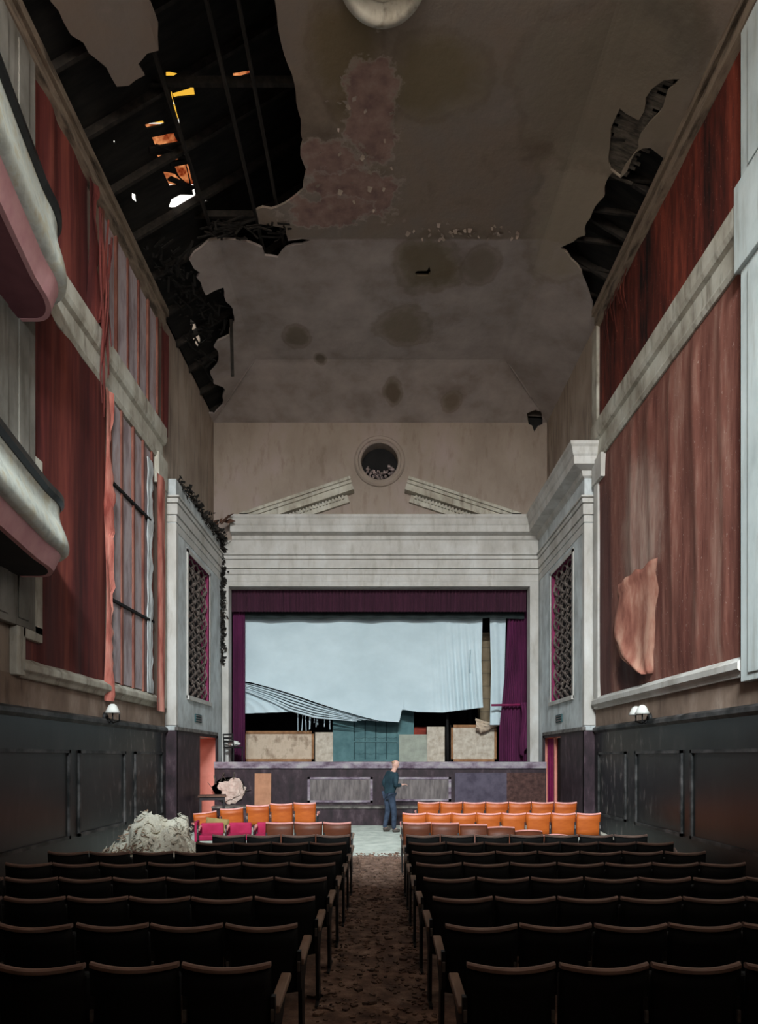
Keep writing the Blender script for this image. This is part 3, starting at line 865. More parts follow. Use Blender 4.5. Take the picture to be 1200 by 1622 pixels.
# left: intact red fabric, exposed backing boards, torn edges
lp = thing('wall_panel', 'brick red wall fabric hanging in folds beside the lower balcony', 'wall panel', (-WX, 10.4, R(1.3)))
l2 = thing('wall_panel', 'dark red wall fabric behind the upper balcony with a tattered edge', 'wall panel', (-WX, 10.4, R(7.3)))
b1 = thing('wall_boarding', 'bare mauve backing boards between torn red fabric, below the moulding', 'boarding', (-WX, 13, R(1.3)))
b2 = thing('wall_boarding', 'bare mauve backing boards with red battens, above the moulding under the ceiling', 'boarding', (-WX, 13, R(7.3)))
bpy.context.view_layer.update()
put(sheet(9.0, 11.72, R(1.3), R(6.55), lambda y, z: fold(y, z, 0.014, 8, 5), 60, 40, MAT['redleft'], 'fabric', None, -1), lp)
put(sheet(8.9, 11.0, R(7.25), R(9.66), lambda y, z: fold(y, z, 0.014, 8, 6), 40, 20, MAT['redleft'], 'fabric', None, -1), l2)
put(sheet(14.05, 14.66, R(1.0), R(6.1), lambda y, z: 0.10 + fold(y, z, 0.02, 14, 9), 14, 40, MAT['tornred'], 'torn_fabric', None, -1), b1)
put(sheet(14.45, 14.95, R(7.2), R(9.5), lambda y, z: 0.05 + fold(y, z, 0.02, 14, 9), 10, 20, MAT['redleft'], 'torn_fabric', None, -1), b2)

def ragged(y0, z0, z1, w, seed, mat, name, par, off=0.05, sg=-1, n=40):
    mb = MB()
    def f(u, v):
        z = z0 + (z1 - z0) * v
        e = w * (0.55 + 0.6 * noise.noise(Vector((z * 1.3, seed, 0))) + 0.35 * noise.noise(Vector((z * 5, seed, 2))))
        return (sg * (WX - off - 0.05 * abs(math.sin(u * 2 + z)) - 0.04 * u * (1 + noise.noise(Vector((z * 2.4, seed, 6))))), y0 + u * max(0.04, e), z)
    mb.grid(f, 5, n)
    return put(mb.build(name, mat, None, thick=0.01), par)
ragged(11.62, R(1.0), R(6.5), 0.42, 1, MAT['tornred'], 'torn_edge', lp, 0.06)
ragged(10.95, R(7.3), R(9.6), 0.5, 3, MAT['redleft'], 'torn_edge', l2, 0.06)
mb = MB()
for k in range(9):
    y = 11.1 + 0.5 * random.random(); z = R(9.3) - random.random() * 0.8; L = random.uniform(1.2, 2.9)
    pts = [(-WX + 0.19 + 0.03 * math.sin(k + i), y + 0.05 * math.sin(i * 1.1 + k * 2), z - L * i / 6) for i in range(7)]
    mb.tube(pts, [0.018, 0.022, 0.02, 0.022, 0.018, 0.016, 0.008], 5)
put(mb.build('hanging_strands', MAT['redleft'], None), l2)

def boards(par, ys, z_cuts):
    for i, (ya, yb) in enumerate(zip(ys, ys[1:])):
        for za, zb in zip(z_cuts, z_cuts[1:]):
            mb = MB(); j = random.uniform(-0.012, 0.012)
            mb.box(-WX + 0.005, -WX + 0.03 + j, ya + 0.05, yb - 0.03, za + 0.03, zb - 0.03)
            put(mb.build('board', MAT['board'], None), par)
    for y in ys:
        mb = MB(); mb.bar((-WX + 0.035, y, z_cuts[0]), (-WX + 0.035, y + random.uniform(-.02, .02), z_cuts[-1]), 0.07, 0.06, up=(1, 0, 0))
        put(mb.build('batten', MAT['batten'], None), par)
boards(b1, [11.95, 12.45, 13.05, 13.6, 14.1], [R(1.36), R(2.87), R(4.98), R(6.5)])
boards(b2, [11.6, 12.2, 12.75, 13.3, 13.85, 14.45], [R(7.3), R(9.62)])
for za, zb in ((4.97, 5.0), (2.85, 2.89)):
    mb = MB(); mb.bar((-WX + 0.06, 11.92, R(za)), (-WX + 0.06, 14.15, R(zb)), 0.05, 0.05); put(mb.build('cross_strip', MAT['black'], None), b1)  # black bars painted as the dark gaps between the boards
mb = MB()                       # grey plaster left along the far edge of the boards
def pl(u, v):
    z = R(1.36) + v * 4.9; return (-WX + 0.07 + 0.02 * noise.noise(Vector((u * 3, z * 3, 5))), 13.78 + u * (0.28 + 0.14 * noise.noise(Vector((z * 1.7, 4, 0))) + 0.08 * noise.noise(Vector((z * 6, 1, 0)))), z)
mb.grid(pl, 4, 60); put(mb.build('plaster_remnant', MAT['bay'], None, thick=0.02), b1)

# ================================================================== GRILLES
def grille(sg, label):
    t = thing('grille', label, 'grille', (sg * 4.74, 17.05, R(1.5)))
    bpy.context.view_layer.update()
    mb = MB(); x = sg * 4.74
    y0, z0, w, h = 16.05, R(1.5), 2.0, 3.45; cols = 4; pitch = w / cols; per = 0.46
    for k in range(cols + 1):
        for ph in (0, 1):
            if (k == 0 and ph) or (k == cols and not ph): continue
            pts = []; n = 46
            for i in range(n + 1):
                z = h * i / n; s = math.sin(2 * math.pi * z / per) * pitch * 0.5
                yy = k * pitch + (s if (k % 2 == 0) else -s) * (1 if not ph else -1)
                pts.append((x + sg * 0.02 * math.cos(2 * math.pi * z / per), y0 + max(0.01, min(w - 0.01, yy)), z0 + z))
            mb.tube(pts, 0.024, 5)
    for k in range(cols * 2):
        for j in range(7):
            z = z0 + (j + (0.25 if k % 2 else 0.75)) * per
            if z > z0 + h - 0.05: continue
            c = Vector((x - sg * 0.01, y0 + (k + 0.5) * pitch / 2, z))
            for a in (-1, 0, 1):
                mb.tube([c, c + Vector((-sg * 0.02, a * 0.05, 0.08)), c + Vector((0, a * 0.07, 0.12))], [0.016, 0.011, 0.005], 5)
    put(mb.build('lattice', MAT['grille'], None), t)
grille(-1, 'dusty ornamental plaster grille in the left stage-side wall, above the salmon passage')
grille(1, 'dusty ornamental plaster grille in the right stage-side wall, above the dark passage')

# ================================================================== BALCONIES
def balcony(label, zs, dx, parts):
    t = thing('balcony', label, 'balcony', (-WX, 5, R(zs[0])))
    bpy.context.view_layer.update()
    path = [(-2.6 - dx, -0.74), (-3.0 - dx, 1.5), (-3.42 - dx, 4.0), (-3.78 - dx, 6.3), (-4.0 - dx, 7.5), (-4.09 - dx, 8.0)]
    cx, cy, r = -4.53 - dx, 8.2, 0.42
    path += [(cx + r * math.cos(a * math.pi / 32), cy + (r + .24) * math.sin(a * math.pi / 32)) for a in range(0, 17)] + [(-WX, cy + r + .24)]
    z0, z1, z2, z3, z4 = [R(z) for z in zs]
    h = z3 - z2
    mb = MB(); mb.sweep(path, [(-0.04, z0), (0.05, z1), (-0.05, z1), (-0.10, z0)]); put(mb.build('lower_band', parts[0], None, smooth=False), t)
    mb = MB()
    prof = [(0.02, z1 - 0.01)]
    for i in range(15):         # a bulging foot drawn up into a hollow curve
        q = i / 14
        prof.append((0.035 + 0.115 * (0.5 + 0.5 * math.cos(math.pi * min(1, max(0, (q - .12) / .75)))) - 0.05 * max(0, (.12 - q) / .12) ** 2, z1 + (z3 - z1) * q))
    prof += [(-0.04, z3), (-0.04, z1 - 0.01)]
    mb.sweep(path, prof)
    o = put(mb.build('front', parts[1], None, smooth=True), t); o.modifiers.new('edges', 'EDGE_SPLIT').split_angle = math.radians(50)
    mb = MB(); mb.sweep(path, [(-0.05, z3), (0.05, z3), (0.09, z3 + 0.05), (0.09, z4 - 0.02), (0.06, z4), (-0.05, z4)]); put(mb.build('handrail', parts[2], None), t)
    mb = MB()
    n = len(path)
    lo = [mb.bm.verts.new((x - (0 if i > n - 8 else 0.04), y - (0.04 if i > n - 8 else 0), z0 + 0.004)) for i, (x, y) in enumerate(path)]
    lo.append(mb.bm.verts.new((-WX, -0.74, z0 + 0.004)))
    pl_ = [(v.co.x, v.co.y) for v in lo]
    for v in lo: mb.bm.verts.remove(v)
    mb.prism(pl_, 'z', z0 + .004, z0 + .13)
    put(mb.build('soffit', parts[3], None), t)
balcony('lower cream balcony with dark handrail and pink band along the red wall', (2.40, 2.62, 2.70, 3.22, 3.36), 0.0, (MAT['pink'], MAT['balcony'], MAT['rail'], MAT['soffit']))
balcony('upper cream balcony with maroon underside near the ceiling', (5.80, 6.08, 6.18, 6.88, 7.02), 0.03, (MAT['pink'], MAT['balcony'], MAT['rail'], MAT['maroon']))

# ================================================================== STAGE CLOTHS
def cloth(fn, nu, nv, name, mat, parent=None, thick=0.0):
    mb = MB(); mb.grid(fn, nu, nv)
    return mb.build(name, mat, parent, smooth=True, thick=thick)

tl = thing('valance', 'plum pleated valance across the top of the stage opening', 'valance', (0, PY + 0.3, R(4.3)))
bpy.context.view_layer.update()
put(cloth(lambda u, v: (-4.43 + 8.8 * u, PY + 0.32 + 0.025 * math.sin(u * 560), R(4.36) + v * 0.72), 900, 2, 'pleated_cloth', MAT['valance']), tl)
tg = cloth(lambda u, v: (-4.43 + 8.8 * u, PY + 0.6 + 0.02 * math.sin(u * 90), R(4.22 + 0.02 * math.sin(u * 37)) + v * 0.5), 120, 3, 'border_cloth', MAT['border'])
tag(tg, 'narrow black border cloth hanging behind the plum valance', 'curtain')
lc = cloth(lambda u, v: (-4.46 + 0.36 * u + 0.02 * math.sin(u * 9), PY + 0.55 + 0.04 * math.sin(u * 40), STZ + v * (R(4.5) - STZ)), 40, 6, 'stage_curtain', MAT['curtain'])
tag(lc, 'narrow aubergine stage curtain at the left edge of the opening', 'curtain')
def rcurt(u, v):
    k = 1 - v
    xl = 3.90 - 0.08 * k - 0.20 * min(1, k * 1.3) ** 2
    return (xl + (4.50 - xl) * u, PY + 0.75 + 0.045 * math.sin(u * 42 + 1.5 * math.sin(v * 3)), STZ + 0.01 + v * (R(4.5) - STZ))
rc = cloth(rcurt, 60, 14, 'stage_curtain', MAT['curtain'])
tag(rc, 'wide aubergine stage curtain at the right edge of the opening', 'curtain')

RD = 20.0                       # depth of the magenta rail
SD = 20.4                       # depth of the pale backcloth
def sp(x, y): q = at(x, y, SD); return q.x, q.z
LOW = [(378, 1092), (400, 1100), (430, 1113), (460, 1128), (500, 1139), (560, 1143), (600, 1143)]
HEM = [(378, 1079), (400, 1082), (430, 1090), (460, 1099), (500, 1113), (540, 1126), (575, 1136), (600, 1142), (632, 1144), (636, 1124), (660, 1128), (700, 1129), (740, 1124), (763, 1121)]
def hem(x, H=None):
    H = H or HEM
    for (a, b), (c, d) in zip(H, H[1:]):
        if a <= x <= c: return b + (d - b) * (x - a) / (c - a)
    return H[-1][1]
bc = thing('backcloth', 'pale blue backcloth sagging across the stage with a gathered hem', 'backcloth', (0, SD, R(1.3)))
bpy.context.view_layer.update()
def backf(u, v):
    px = 376 + 388 * u; yb = hem(px); py = yb + (972 - yb) * v
    if px > 745: px += (1 - abs(2 * v - 1)) * -2
    X, Z = sp(px, py)
    s = (1 - v); hb = (Z - sp(px, yb)[1])
    # drag folds at the right, hem rolls below, faint seams
    f = 0.05 * math.exp(-((px - 735) / 40) ** 2) * math.sin(px * 0.55 - s * 5) * min(1, s * 1.8)
    f += 0.16 * math.exp(-hb / 0.35) * (1 if px < 590 else max(0, 1 - (px - 590) / 40)) + (0.10 * math.exp(-hb / 0.16) if px > 640 else 0)
    f += 0.012 * math.sin(px * 0.05 + s * 2) 
    f += 0.006 * noise.noise(Vector((px * .02, py * .03, 0))) + 0.012 * math.exp(-(((px - 520) / 20) ** 2 + ((py - 1003 + (px - 520) * .12) / 4) ** 2))
    return (X, SD - f, Z)
put(cloth(backf, 260, 120, 'cloth', MAT['screen']), bc)
mb = MB()                       # rolls of cloth gathered along the lower left hem
for k in range(6):
    pts = []
    for i in range(25):
        t_ = i / 24; x = 379 + (560 - k * 12 - 379) * t_
        x = 379 + (600 - k * 7 - 379) * t_
        y = hem(x) + 1 + (hem(x, LOW) - hem(x) - 1) * (k + .4) / 6
        X, Z = sp(x, y); pts.append((X, SD - 0.02 + 0.05 * (k % 2) - 0.05 * (k == 5), Z))
    mb.tube(pts, [max(.010, .0062 * (hem(379 + (600 - k * 7 - 379) * i / 24, LOW) - hem(379 + (600 - k * 7 - 379) * i / 24)) * (.20 if k % 2 else .14)) for i in range(25)], 8)
put(mb.build('gathered_hem', MAT['screen'], None, smooth=True), bc)
def tailf(u, v):
    a = (381 + 3 * v, 1086 + 36 * v); b = (384 + 80 * (1 - v), 1127 + 3 * v); x = a[0] + (b[0] - a[0]) * u; y = a[1] + (b[1] - a[1]) * u - 6 * math.sin(math.pi * u)
    X, Z = sp(x, y); return (X, SD + 0.10 + 0.06 * u * math.sin(v * 24), Z)
put(cloth(tailf, 40, 12, 'loose_tail', MAT['screen']), bc)
def side_strip(u, v):
    xl, xr = 771 + 8 * v + 8 * (1 - v), 801 - 4 * (1 - v)
    X, Z = sp(774 + (xr - 774) * u + 4 * (1 - abs(v - .5)) * (1 - u), 1148 - 172 * v)
    return (X, SD + 0.04 + 0.03 * math.sin(u * 9 + v * 2), Z)
tag(cloth(side_strip, 20, 30, 'backcloth_strip', MAT['screen']), 'narrow pale blue strip of backcloth torn off beside the right curtain', 'backcloth')

# magenta rail with a cloth thrown over it
mb = MB(); mb.tube([at(778, 1117, RD), at(838, 1116, RD)], 0.035, 10)
rl = thing('hand_rail', 'short magenta rail in front of the right stage curtain', 'rail', tuple(at(838, 1205, RD)))
bpy.context.view_layer.update()
put(mb.build('bar', MAT['magenta'], None, smooth=True), rl)
mb = MB(); mb.tube([at(836, 1117, RD), Vector((at(836, 1117, RD).x, RD, STZ))], 0.03, 8); put(mb.build('post', MAT['magenta'], None), rl)
mb = MB()
def drape(u, v):
    s = 0.16 * math.cos(math.pi * u); L = 1.62 * v
    x = 823 + 13 * u + 2 * math.sin(v * 6)
    X = at(x, 1113, RD).x
    return (X + 0.02 * math.sin(u * 14 + v * 3), RD - 0.06 - 0.05 * math.sin(u * 16 + v * 2), R(1.66) - L * (0.9 + 0.1 * math.sin(u * 5)))
mb.grid(drape, 24, 20)
tag(mb.build('draped_cloth', MAT['curtain'], None, smooth=True, thick=0.012), 'purple cloth hanging over the magenta rail on the stage', 'cloth')

# ================================================================== SCENERY ON THE STAGE
MAT['flatbeige'] = simple('peeling_beige_scenery', (150, 128, 108), (206, 186, 164), 3, (1, 1, 0.7), 0.85, c3=(190, 168, 146))
MAT['flatcream'] = simple('speckled_cream_scenery', (176, 160, 142), (214, 204, 188), 6, rough=0.85)
MAT['teal'] = simple('teal_scenery_paint', (70, 104, 108), (92, 128, 130), 3, rough=0.7)
MAT['tealdark'] = simple('dark_teal_scenery_paint', (44, 70, 74), (62, 92, 94), 3)
MAT['greygreen'] = simple('grey_green_board', (146, 150, 138), (170, 174, 160), 4)
MAT['ochre'] = simple('ochre_timber_edge', (132, 92, 60), (166, 122, 86), 5)

def flat_panel(x0, x1, y0, d, label, mat, frame=True, thick=0.05, lean=0.0, name='scenery_flat', cat='scenery flat'):
    a, b = at(x0, y0, d), at(x1, y0, d); zt = a.z
    t = thing(name, label, cat, ((a.x + b.x) / 2, d, STZ))
    w, h = b.x - a.x, zt - STZ
    mb = MB(); mb.box(-w / 2, w / 2, 0, thick, 0, h); mb.build('panel', mat, t)
    if frame:
        mb = MB()
        for q in ((-w / 2, -w / 2 + 0.07, 0, h), (w / 2 - 0.07, w / 2, 0, h), (-w / 2, w / 2, h - 0.09, h), (-w / 2, w / 2, 0, 0.09)):
            mb.box(q[0], q[1], -0.025, 0, q[2], q[3])
        mb.build('frame', MAT['ochre'], t)
    t.rotation_euler = (lean, 0, 0)
    return t
flat_panel(386, 497, 1158, 21.0, 'beige panelled scenery flat with peeling paint at the left', MAT['flatbeige'])
flat_panel(499, 527, 1160, 21.1, 'narrow cream scenery flat between the beige flat and the teal door', MAT['flatcream'], False)
flat_panel(676, 704, 1151, 21.0, 'narrow cream scenery flat left of the thin dark pole', MAT['flatcream'], False)
flat_panel(714, 786, 1148, 21.0, 'wide cream scenery flat under the fallen cloth', MAT['flatcream'], True)
flat_panel(632, 676, 1163, 20.8, 'pale grey-green board leaning before the teal door', MAT['greygreen'], False, 0.03, -0.12, 'leaning_board', 'board')
# teal door piece
dz = thing('scenery_door', 'teal scenery door with a louvred middle between plain wings', 'scenery flat', (at(588, 1100, 21.2).x, 21.2, STZ))
k = 21.2 / F; h = R(0) + (CY - 1122) * k - STZ
def sx(px): return (px - 588) * k
for a, b in ((527, 560), (629, 655)):
    mb = MB(); mb.box(sx(a), sx(b), 0, 0.06, 0, h); mb.build('wing', MAT['teal'], dz)
mb = MB(); mb.box(sx(560), sx(629), 0.05, 0.1, 0, h); mb.build('door_back', MAT['tealdark'], dz)
for a, b in ((562, 577), (579, 594), (596, 611), (613, 628)):
    mb = MB()
    mb.box(sx(a), sx(b), 0.03, 0.05, 0, h)
    z = 0.25
    while z < h - 0.1:          # chevron louvres
        mb.bar((sx(a), 0.02, z + 0.06), ((sx(a) + sx(b)) / 2, 0.02, z), 0.03, 0.05); mb.bar((sx(b), 0.02, z + 0.06), ((sx(a) + sx(b)) / 2, 0.02, z), 0.03, 0.05); z += 0.5
    mb.build('leaf', MAT['teal'], dz)
mb = MB(); mb.box(sx(560), sx(629), -0.02, 0.0, 0.62, 0.66); mb.box(sx(560), sx(629), -0.02, 0.0, 0, 0.08); mb.build('cross_strip', MAT['teal'], dz)
mb = MB(); c = at(664, 1157, 21.6); mb.box(c.x - 0.22, c.x + 0.22, 21.6, 21.9, STZ, c.z + 0.11)
tag(mb.build('red_box', simple('dull_red_box_paint', (120, 44, 34), (160, 64, 48), 4), bevel=0.01), 'dull red box showing above the grey-green board', 'box')
mb = MB(); mb.tube([at(709, 1207, 20.9) * 1, at(708, 1130, 20.9)], 0.045, 8)
o = mb.build('stage_pole', MAT['black'], smooth=True); tag(o, 'thin dark pole standing between the two cream flats', 'pole')
# brick pier seen through the slit in the backcloth
MAT['brick'] = None
t = NT('grimy_yellow_brick', 0.9, 0.2)
br = t.n.new('ShaderNodeTexBrick'); br.inputs['Scale'].default_value = 1.0
br.inputs['Color1'].default_value = lin((150, 132, 106)); br.inputs['Color2'].default_value = lin((122, 106, 86)); br.inputs['Mortar'].default_value = lin((92, 82, 70))
br.inputs['Brick Width'].default_value = 0.9; br.inputs['Row Height'].default_value = 0.42; br.inputs['Mortar Size'].default_value = 0.02
mp = t.n.new('ShaderNodeMapping'); mp.inputs['Rotation'].default_value = (math.pi / 2, 0, 0); t.l.new(t.tc.outputs['Object'], mp.inputs[0]); t.l.new(mp.outputs[0], br.inputs['Vector'])
MAT['brick'] = t.done(t.mix(0.45, br.outputs['Color'], t.ramp(t.noise(3, 8), [(0.3, (104, 88, 68)), (0.7, (176, 158, 130))])), t.noise(8), 0.3)
a, b = at(760, 1002, 21.8), at(786, 1002, 21.8)
mb = MB(); mb.box(a.x, b.x, 21.8, 22.3, STZ, a.z)
o = mb.build('pillar_stage', MAT['brick']); struct(o, 'grimy brick pier behind the slit in the backcloth')
# heap of torn cloth on the cream flat
mb = MB()
def torn(u, v):                 # a crumpled sheet slung over the top edge of the flat
    p = at(752 + 70 * u, 1143 + 10 * math.sin(math.pi * u) - 4 * u, 20.9)
    n1 = noise.noise(Vector((u * 5, v * 4, 3))); n2 = noise.noise(Vector((u * 11, v * 9, 7)))
    return (p.x + .05 * n2, 20.9 - .10 - .12 * math.sin(math.pi * v) + .07 * n1 + .04 * n2, p.z + .12 - v * (.26 + .16 * math.sin(u * 7 + 1) + .1 * n1) + .04 * n2)
mb.grid(torn, 36, 14)
tag(mb.build('torn_cloth', MAT['flatbeige'], smooth=True, thick=.01), 'torn beige cloth bundled over the top of the wide cream flat', 'cloth')
mb = MB()
for i in range(12):
    x = 470 + random.random() * 60; p = at(x, 1128, 20.7); mb.tube([p, p + Vector((random.uniform(-.04, .04), 0, -random.uniform(.3, .6)))], 0.012, 5)
tag(mb.build('hanging_rags', MAT['screen']), 'thin pale rags hanging below the backcloth hem', 'rags')
# small dark chair with a pale bundle at the left edge of the stage
def old_chair(loc, rz, label):
    t = thing('old_chair', label, 'chair', loc, rz); m = MAT['iron']
    mb = MB(); mb.box(-.2, .2, -.2, .2, .40, .44); mb.build('seat', m, t, bevel=.01)
    for x in (-.18, .18):
        for y in (-.18, .18):
            mb = MB(); mb.tube([(x, y, 0), (x, y, .42)], .018, 8); mb.build('leg', m, t)
    mb = MB()
    for x in (-.18, .18): mb.tube([(x, .18, .42), (x, .22, .80)], .018, 8)
    for z in (.56, .66, .76): mb.box(-.19, .19, .195, .215, z, z + .05)
    mb.build('backrest', m, t); return t
cpos = at(370, 1206, 19.1)
old_chair((cpos.x, 19.05, STZ + 0.001), 2.6, 'small dark chair at the left end of the stage edge')
mb = MB(); bmesh.ops.create_icosphere(mb.bm, subdivisions=3, radius=1)
for v in mb.bm.verts: v.co = Vector((v.co.x * .17, v.co.y * .13, v.co.z * .08)) * (1 + .5 * noise.noise(v.co * 2.5)) + Vector((cpos.x + .02, 19.03, STZ + .535))
tag(mb.build('paper_bundle', MAT['white'], smooth=True), 'crumpled white bundle lying on the small dark chair', 'bundle')

# ================================================================== STAGE FRONT
def front_panel(x0, x1, y0, y1, label, grey):
    a, b = at(x0, y0, SY - 0.02), at(x1, y1, SY - 0.02)
    t = thing('stage_fascia', label, 'panel', ((a.x + b.x) / 2, SY - 0.005, b.z))
    w, h = b.x - a.x, a.z - b.z
    mb = MB(); mb.box(-w / 2 + .06, w / 2 - .06, -0.02, 0, .05, h - .05); mb.build('field', grey, t)
    mb = MB()
    for q in ((-w / 2, -w / 2 + .07, 0, h), (w / 2 - .07, w / 2, 0, h), (-w / 2, w / 2, h - .06, h), (-w / 2, w / 2, 0, .06)): mb.box(q[0], q[1], -0.05, 0, q[2], q[3])
    mb.build('frame', MAT['lip'], t)
MAT['greypanel'] = simple('dusty_grey_panel', (92, 84, 84), (132, 122, 120), 5, (2, 1, 0.4))
front_panel(487, 590, 1231, 1271, 'framed grey panel left of centre on the stage front', MAT['greypanel'])
front_panel(618, 714, 1231, 1269, 'framed grey-brown panel right of centre on the stage front', MAT['greypanel'])
MAT['slate'] = simple('slate_violet_sheet', (70, 62, 76), (92, 84, 98), 4)
MAT['rust'] = simple('rusty_brown_sheet', (58, 36, 34), (92, 64, 58), 9)
for x0, x1, lab, m in ((720, 802, 'plain slate-violet sheet on the stage front', MAT['slate']), (802, 863, 'rough rusty brown sheet at the right end of the stage front', MAT['rust'])):
    a, b = at(x0, 1224, SY), at(x1, 1272, SY); mb = MB(); mb.box(a.x, b.x, SY - .024, SY - .002, b.z, a.z)
    tag(mb.build('stage_sheet', m), lab, 'panel')
a, b = at(403, 1225, SY - .1), at(429, 1272, SY - .1)
mb = MB(); mb.box(0, b.x - a.x, 0, .02, 0, a.z - 0.52)
o = mb.build('loose_board', simple('tan_fibreboard', (172, 122, 94), (190, 138, 108), 5)); o.location = (a.x, SY - .12, 0.521); o.rotation_euler = (-.05, 0, 0)
tag(o, 'tan board leaning upright against the stage front', 'board')
# broken hole in the stage front with plaster bursting out
c = at(362, 1252, SY - .05)
hl = thing('broken_opening', 'round broken hole low in the stage front spilling pale plaster', 'hole', (c.x, SY, c.z - .35))
mb = MB(); n = 26
ringp = [((0.46 + .10 * noise.noise(Vector((math.cos(2 * math.pi * i / n) * 2, math.sin(2 * math.pi * i / n) * 2, 1)))) * math.cos(2 * math.pi * i / n), 0.37 * math.sin(2 * math.pi * i / n) + .35) for i in range(n)]
vs = [mb.bm.verts.new((x, -0.012, z)) for x, z in ringp]; mb.bm.faces.new(vs); bmesh.ops.solidify(mb.bm, geom=mb.bm.faces[:], thickness=.01); mb.build('dark_void', MAT['rust'], hl)
mb = MB(); bmesh.ops.create_icosphere(mb.bm, subdivisions=4, radius=1)
for v in mb.bm.verts:
    s = 1 + .55 * noise.noise(v.co * 1.5 + Vector((3, 1, 0))) + .3 * noise.noise(v.co * 4); v.co = Vector((v.co.x * .36 * s + .10, v.co.y * .09 * s - .06, v.co.z * .30 * s + .33))
mb.build('burst_plaster', simple('pinkish_white_plaster', (176, 150, 138), (222, 200, 188), 6), hl)
for i in range(12):
    mb = MB(); a0 = random.uniform(0, 6.28); p = Vector((.45 * math.cos(a0), -.05, .35 + .3 * math.sin(a0))); mb.bar(p, p + Vector((random.uniform(-.2, .2), -.05, random.uniform(-.05, .25))), .03, .012); mb.build('splinter', MAT['lath'], hl)

# passage curtains
def pcurtain(sg, y0, y1, label, m, x=None):
    x = x or sg * 4.75
    o = cloth(lambda u, v: (x + .03 * math.sin(u * 22 + v), y0 + (y1 - y0) * u * (1 - .25 * v * (1 - v)), .03 + v * 2.34), 30, 12, 'passage_curtain', m)
    tag(o, label, 'curtain')
pcurtain(1, 18.84, 18.05, 'magenta curtain drawn aside in the right-hand passage opening', MAT['magenta'])
pcurtain(-1, 17.05, 17.3, 'magenta curtain bunched at the near side of the left-hand passage opening', MAT['magenta'], -4.74)
mb = MB(); mb.box(4.72, 4.78, 17.95, 18.03, .02, 2.38); tag(mb.build('door_edge', MAT['salmon']), 'pale pink door edge beside the magenta curtain in the right-hand passage', 'door')
mb = MB(); mb.box(4.80, 4.84, 17.0, 17.95, .02, 2.38); tag(mb.build('passage_dark', MAT['black']), 'black panel standing for the dark in the near half of the right-hand passage', 'door')  # black sheet painted as the dark of the open passage

# wall lamps
def sconce(sg, y, label, n):
    t = thing('wall_lamp', label, 'lamp', (sg * (WX - .015), y, R(.72)))
    mb = MB(); mb.lathe([(0, 0), (.09, 0), (.08, -.03), (.03, -.06)], (0, 0, 0), 16, 'x') if sg < 0 else mb.lathe([(0, 0), (.09, 0), (.08, -.03), (.03, -.06)], (0, 0, 0), 16, 'x')
    for v in mb.bm.verts: v.co.x = -sg * abs(v.co.x); 
    mb.build('backplate', MAT['iron'], t, smooth=True)
    for k in range(2):
        dy = (-.14, .16)[k]
        mb = MB(); mb.tube([(-sg * .04, 0, 0), (-sg * .12, dy * .5, -.1), (-sg * .2, dy, -.06), (-sg * .2, dy, .06)], .014, 8); mb.build('arm', MAT['iron'], t, smooth=True)
        if k < n:
            mb = MB(); mb.lathe([(.03, .20), (.07, .17), (.10, .1), (.13, .04), (.125, .04), (.095, .1), (.065, .16), (.02, .19)], (-sg * .2, dy, 0.02), 20); mb.build('shade', MAT['white'], t, smooth=True)
sconce(1, 12.0, 'twin white-shaded wall lamp under the torn red fabric panel', 2)
sconce(-1, 11.75, 'single white-shaded wall lamp below the bare mauve boards', 1)
for sg, px, lab in ((-1, 313, 'small dark plate on the grey wall above the salmon passage'), (1, 886, 'small dark plate on the grey wall above the dark passage')):
    y = F * BX / abs(px - CX); z = R((CY - 1138) * y / F)
    t = thing('wall_plate', lab, 'plate', (sg * BX, y, z))
    mb = MB(); mb.box(*sorted((0, -sg * .03)), -.28, .28, -.10, .10); mb.build('backing', MAT['tealdark'], t)
    mb = MB()
    for q in range(3): mb.box(*sorted((-sg * .03, -sg * .045)), -.24, .24, -.075 + q * .06, -.05 + q * .06)
    mb.build('slats', MAT['greypanel'], t)

# dark growth over the left bay and down the corner
mb = MB()
def clump(c, r, n):
    for i in range(n):
        p = Vector(c) + Vector((random.gauss(0, r), random.gauss(0, r), random.gauss(0, r))) * .6
        L = Vector((random.uniform(-1, 1), random.uniform(-1, 1), random.uniform(-1, 1))) * .13
        w = Vector((random.uniform(-1, 1), random.uniform(-1, 1), random.uniform(-1, 1))) * .05
        mb.face([p, p + L * .5 + w, p + L, p + L * .5 - w])
for i in range(34):
    f = i / 33; y = 15.4 + (PY - 15.4) * f; z = R(6.36)
    clump((-4.62 - random.random() * .15, y, z + .04 - .12 * random.random() * f), .10 + .06 * f, 10 + int(50 * f ** 2))
for i in range(40):
    z = R(6.3) - i * .09
    clump((-4.62, PY - .16, z), .05 + .03 * (i % 5 == 0), 22 - i // 4)
g = mb.build('dead_moss', simple('black_dead_moss', (22, 21, 20), (48, 42, 36), 8)); tag(g, 'dark dead moss along the left cornice and down the stage corner', 'moss', kind='stuff')
mb = MB(); c = at(352, 830, PY - .5)
for i in range(9):
    p = c + Vector((random.uniform(-.2, .1), random.uniform(-.1, .1), random.uniform(-.05, .1))); L = Vector((random.uniform(-.15, .42), random.uniform(-.15, .0), random.uniform(-.02, .24))); w = Vector((.05, 0, .11))
    mb.face([p, p + L * .5 + w * .8, p + L, p + L * .5 - w * .5])
tag(mb.build('dead_leaves', simple('dry_brown_leaf', (60, 40, 32), (96, 66, 50), 6), thick=.006), 'dry brown leaves at the left end of the stage cornice', 'leaves', kind='stuff')
mb = MB()
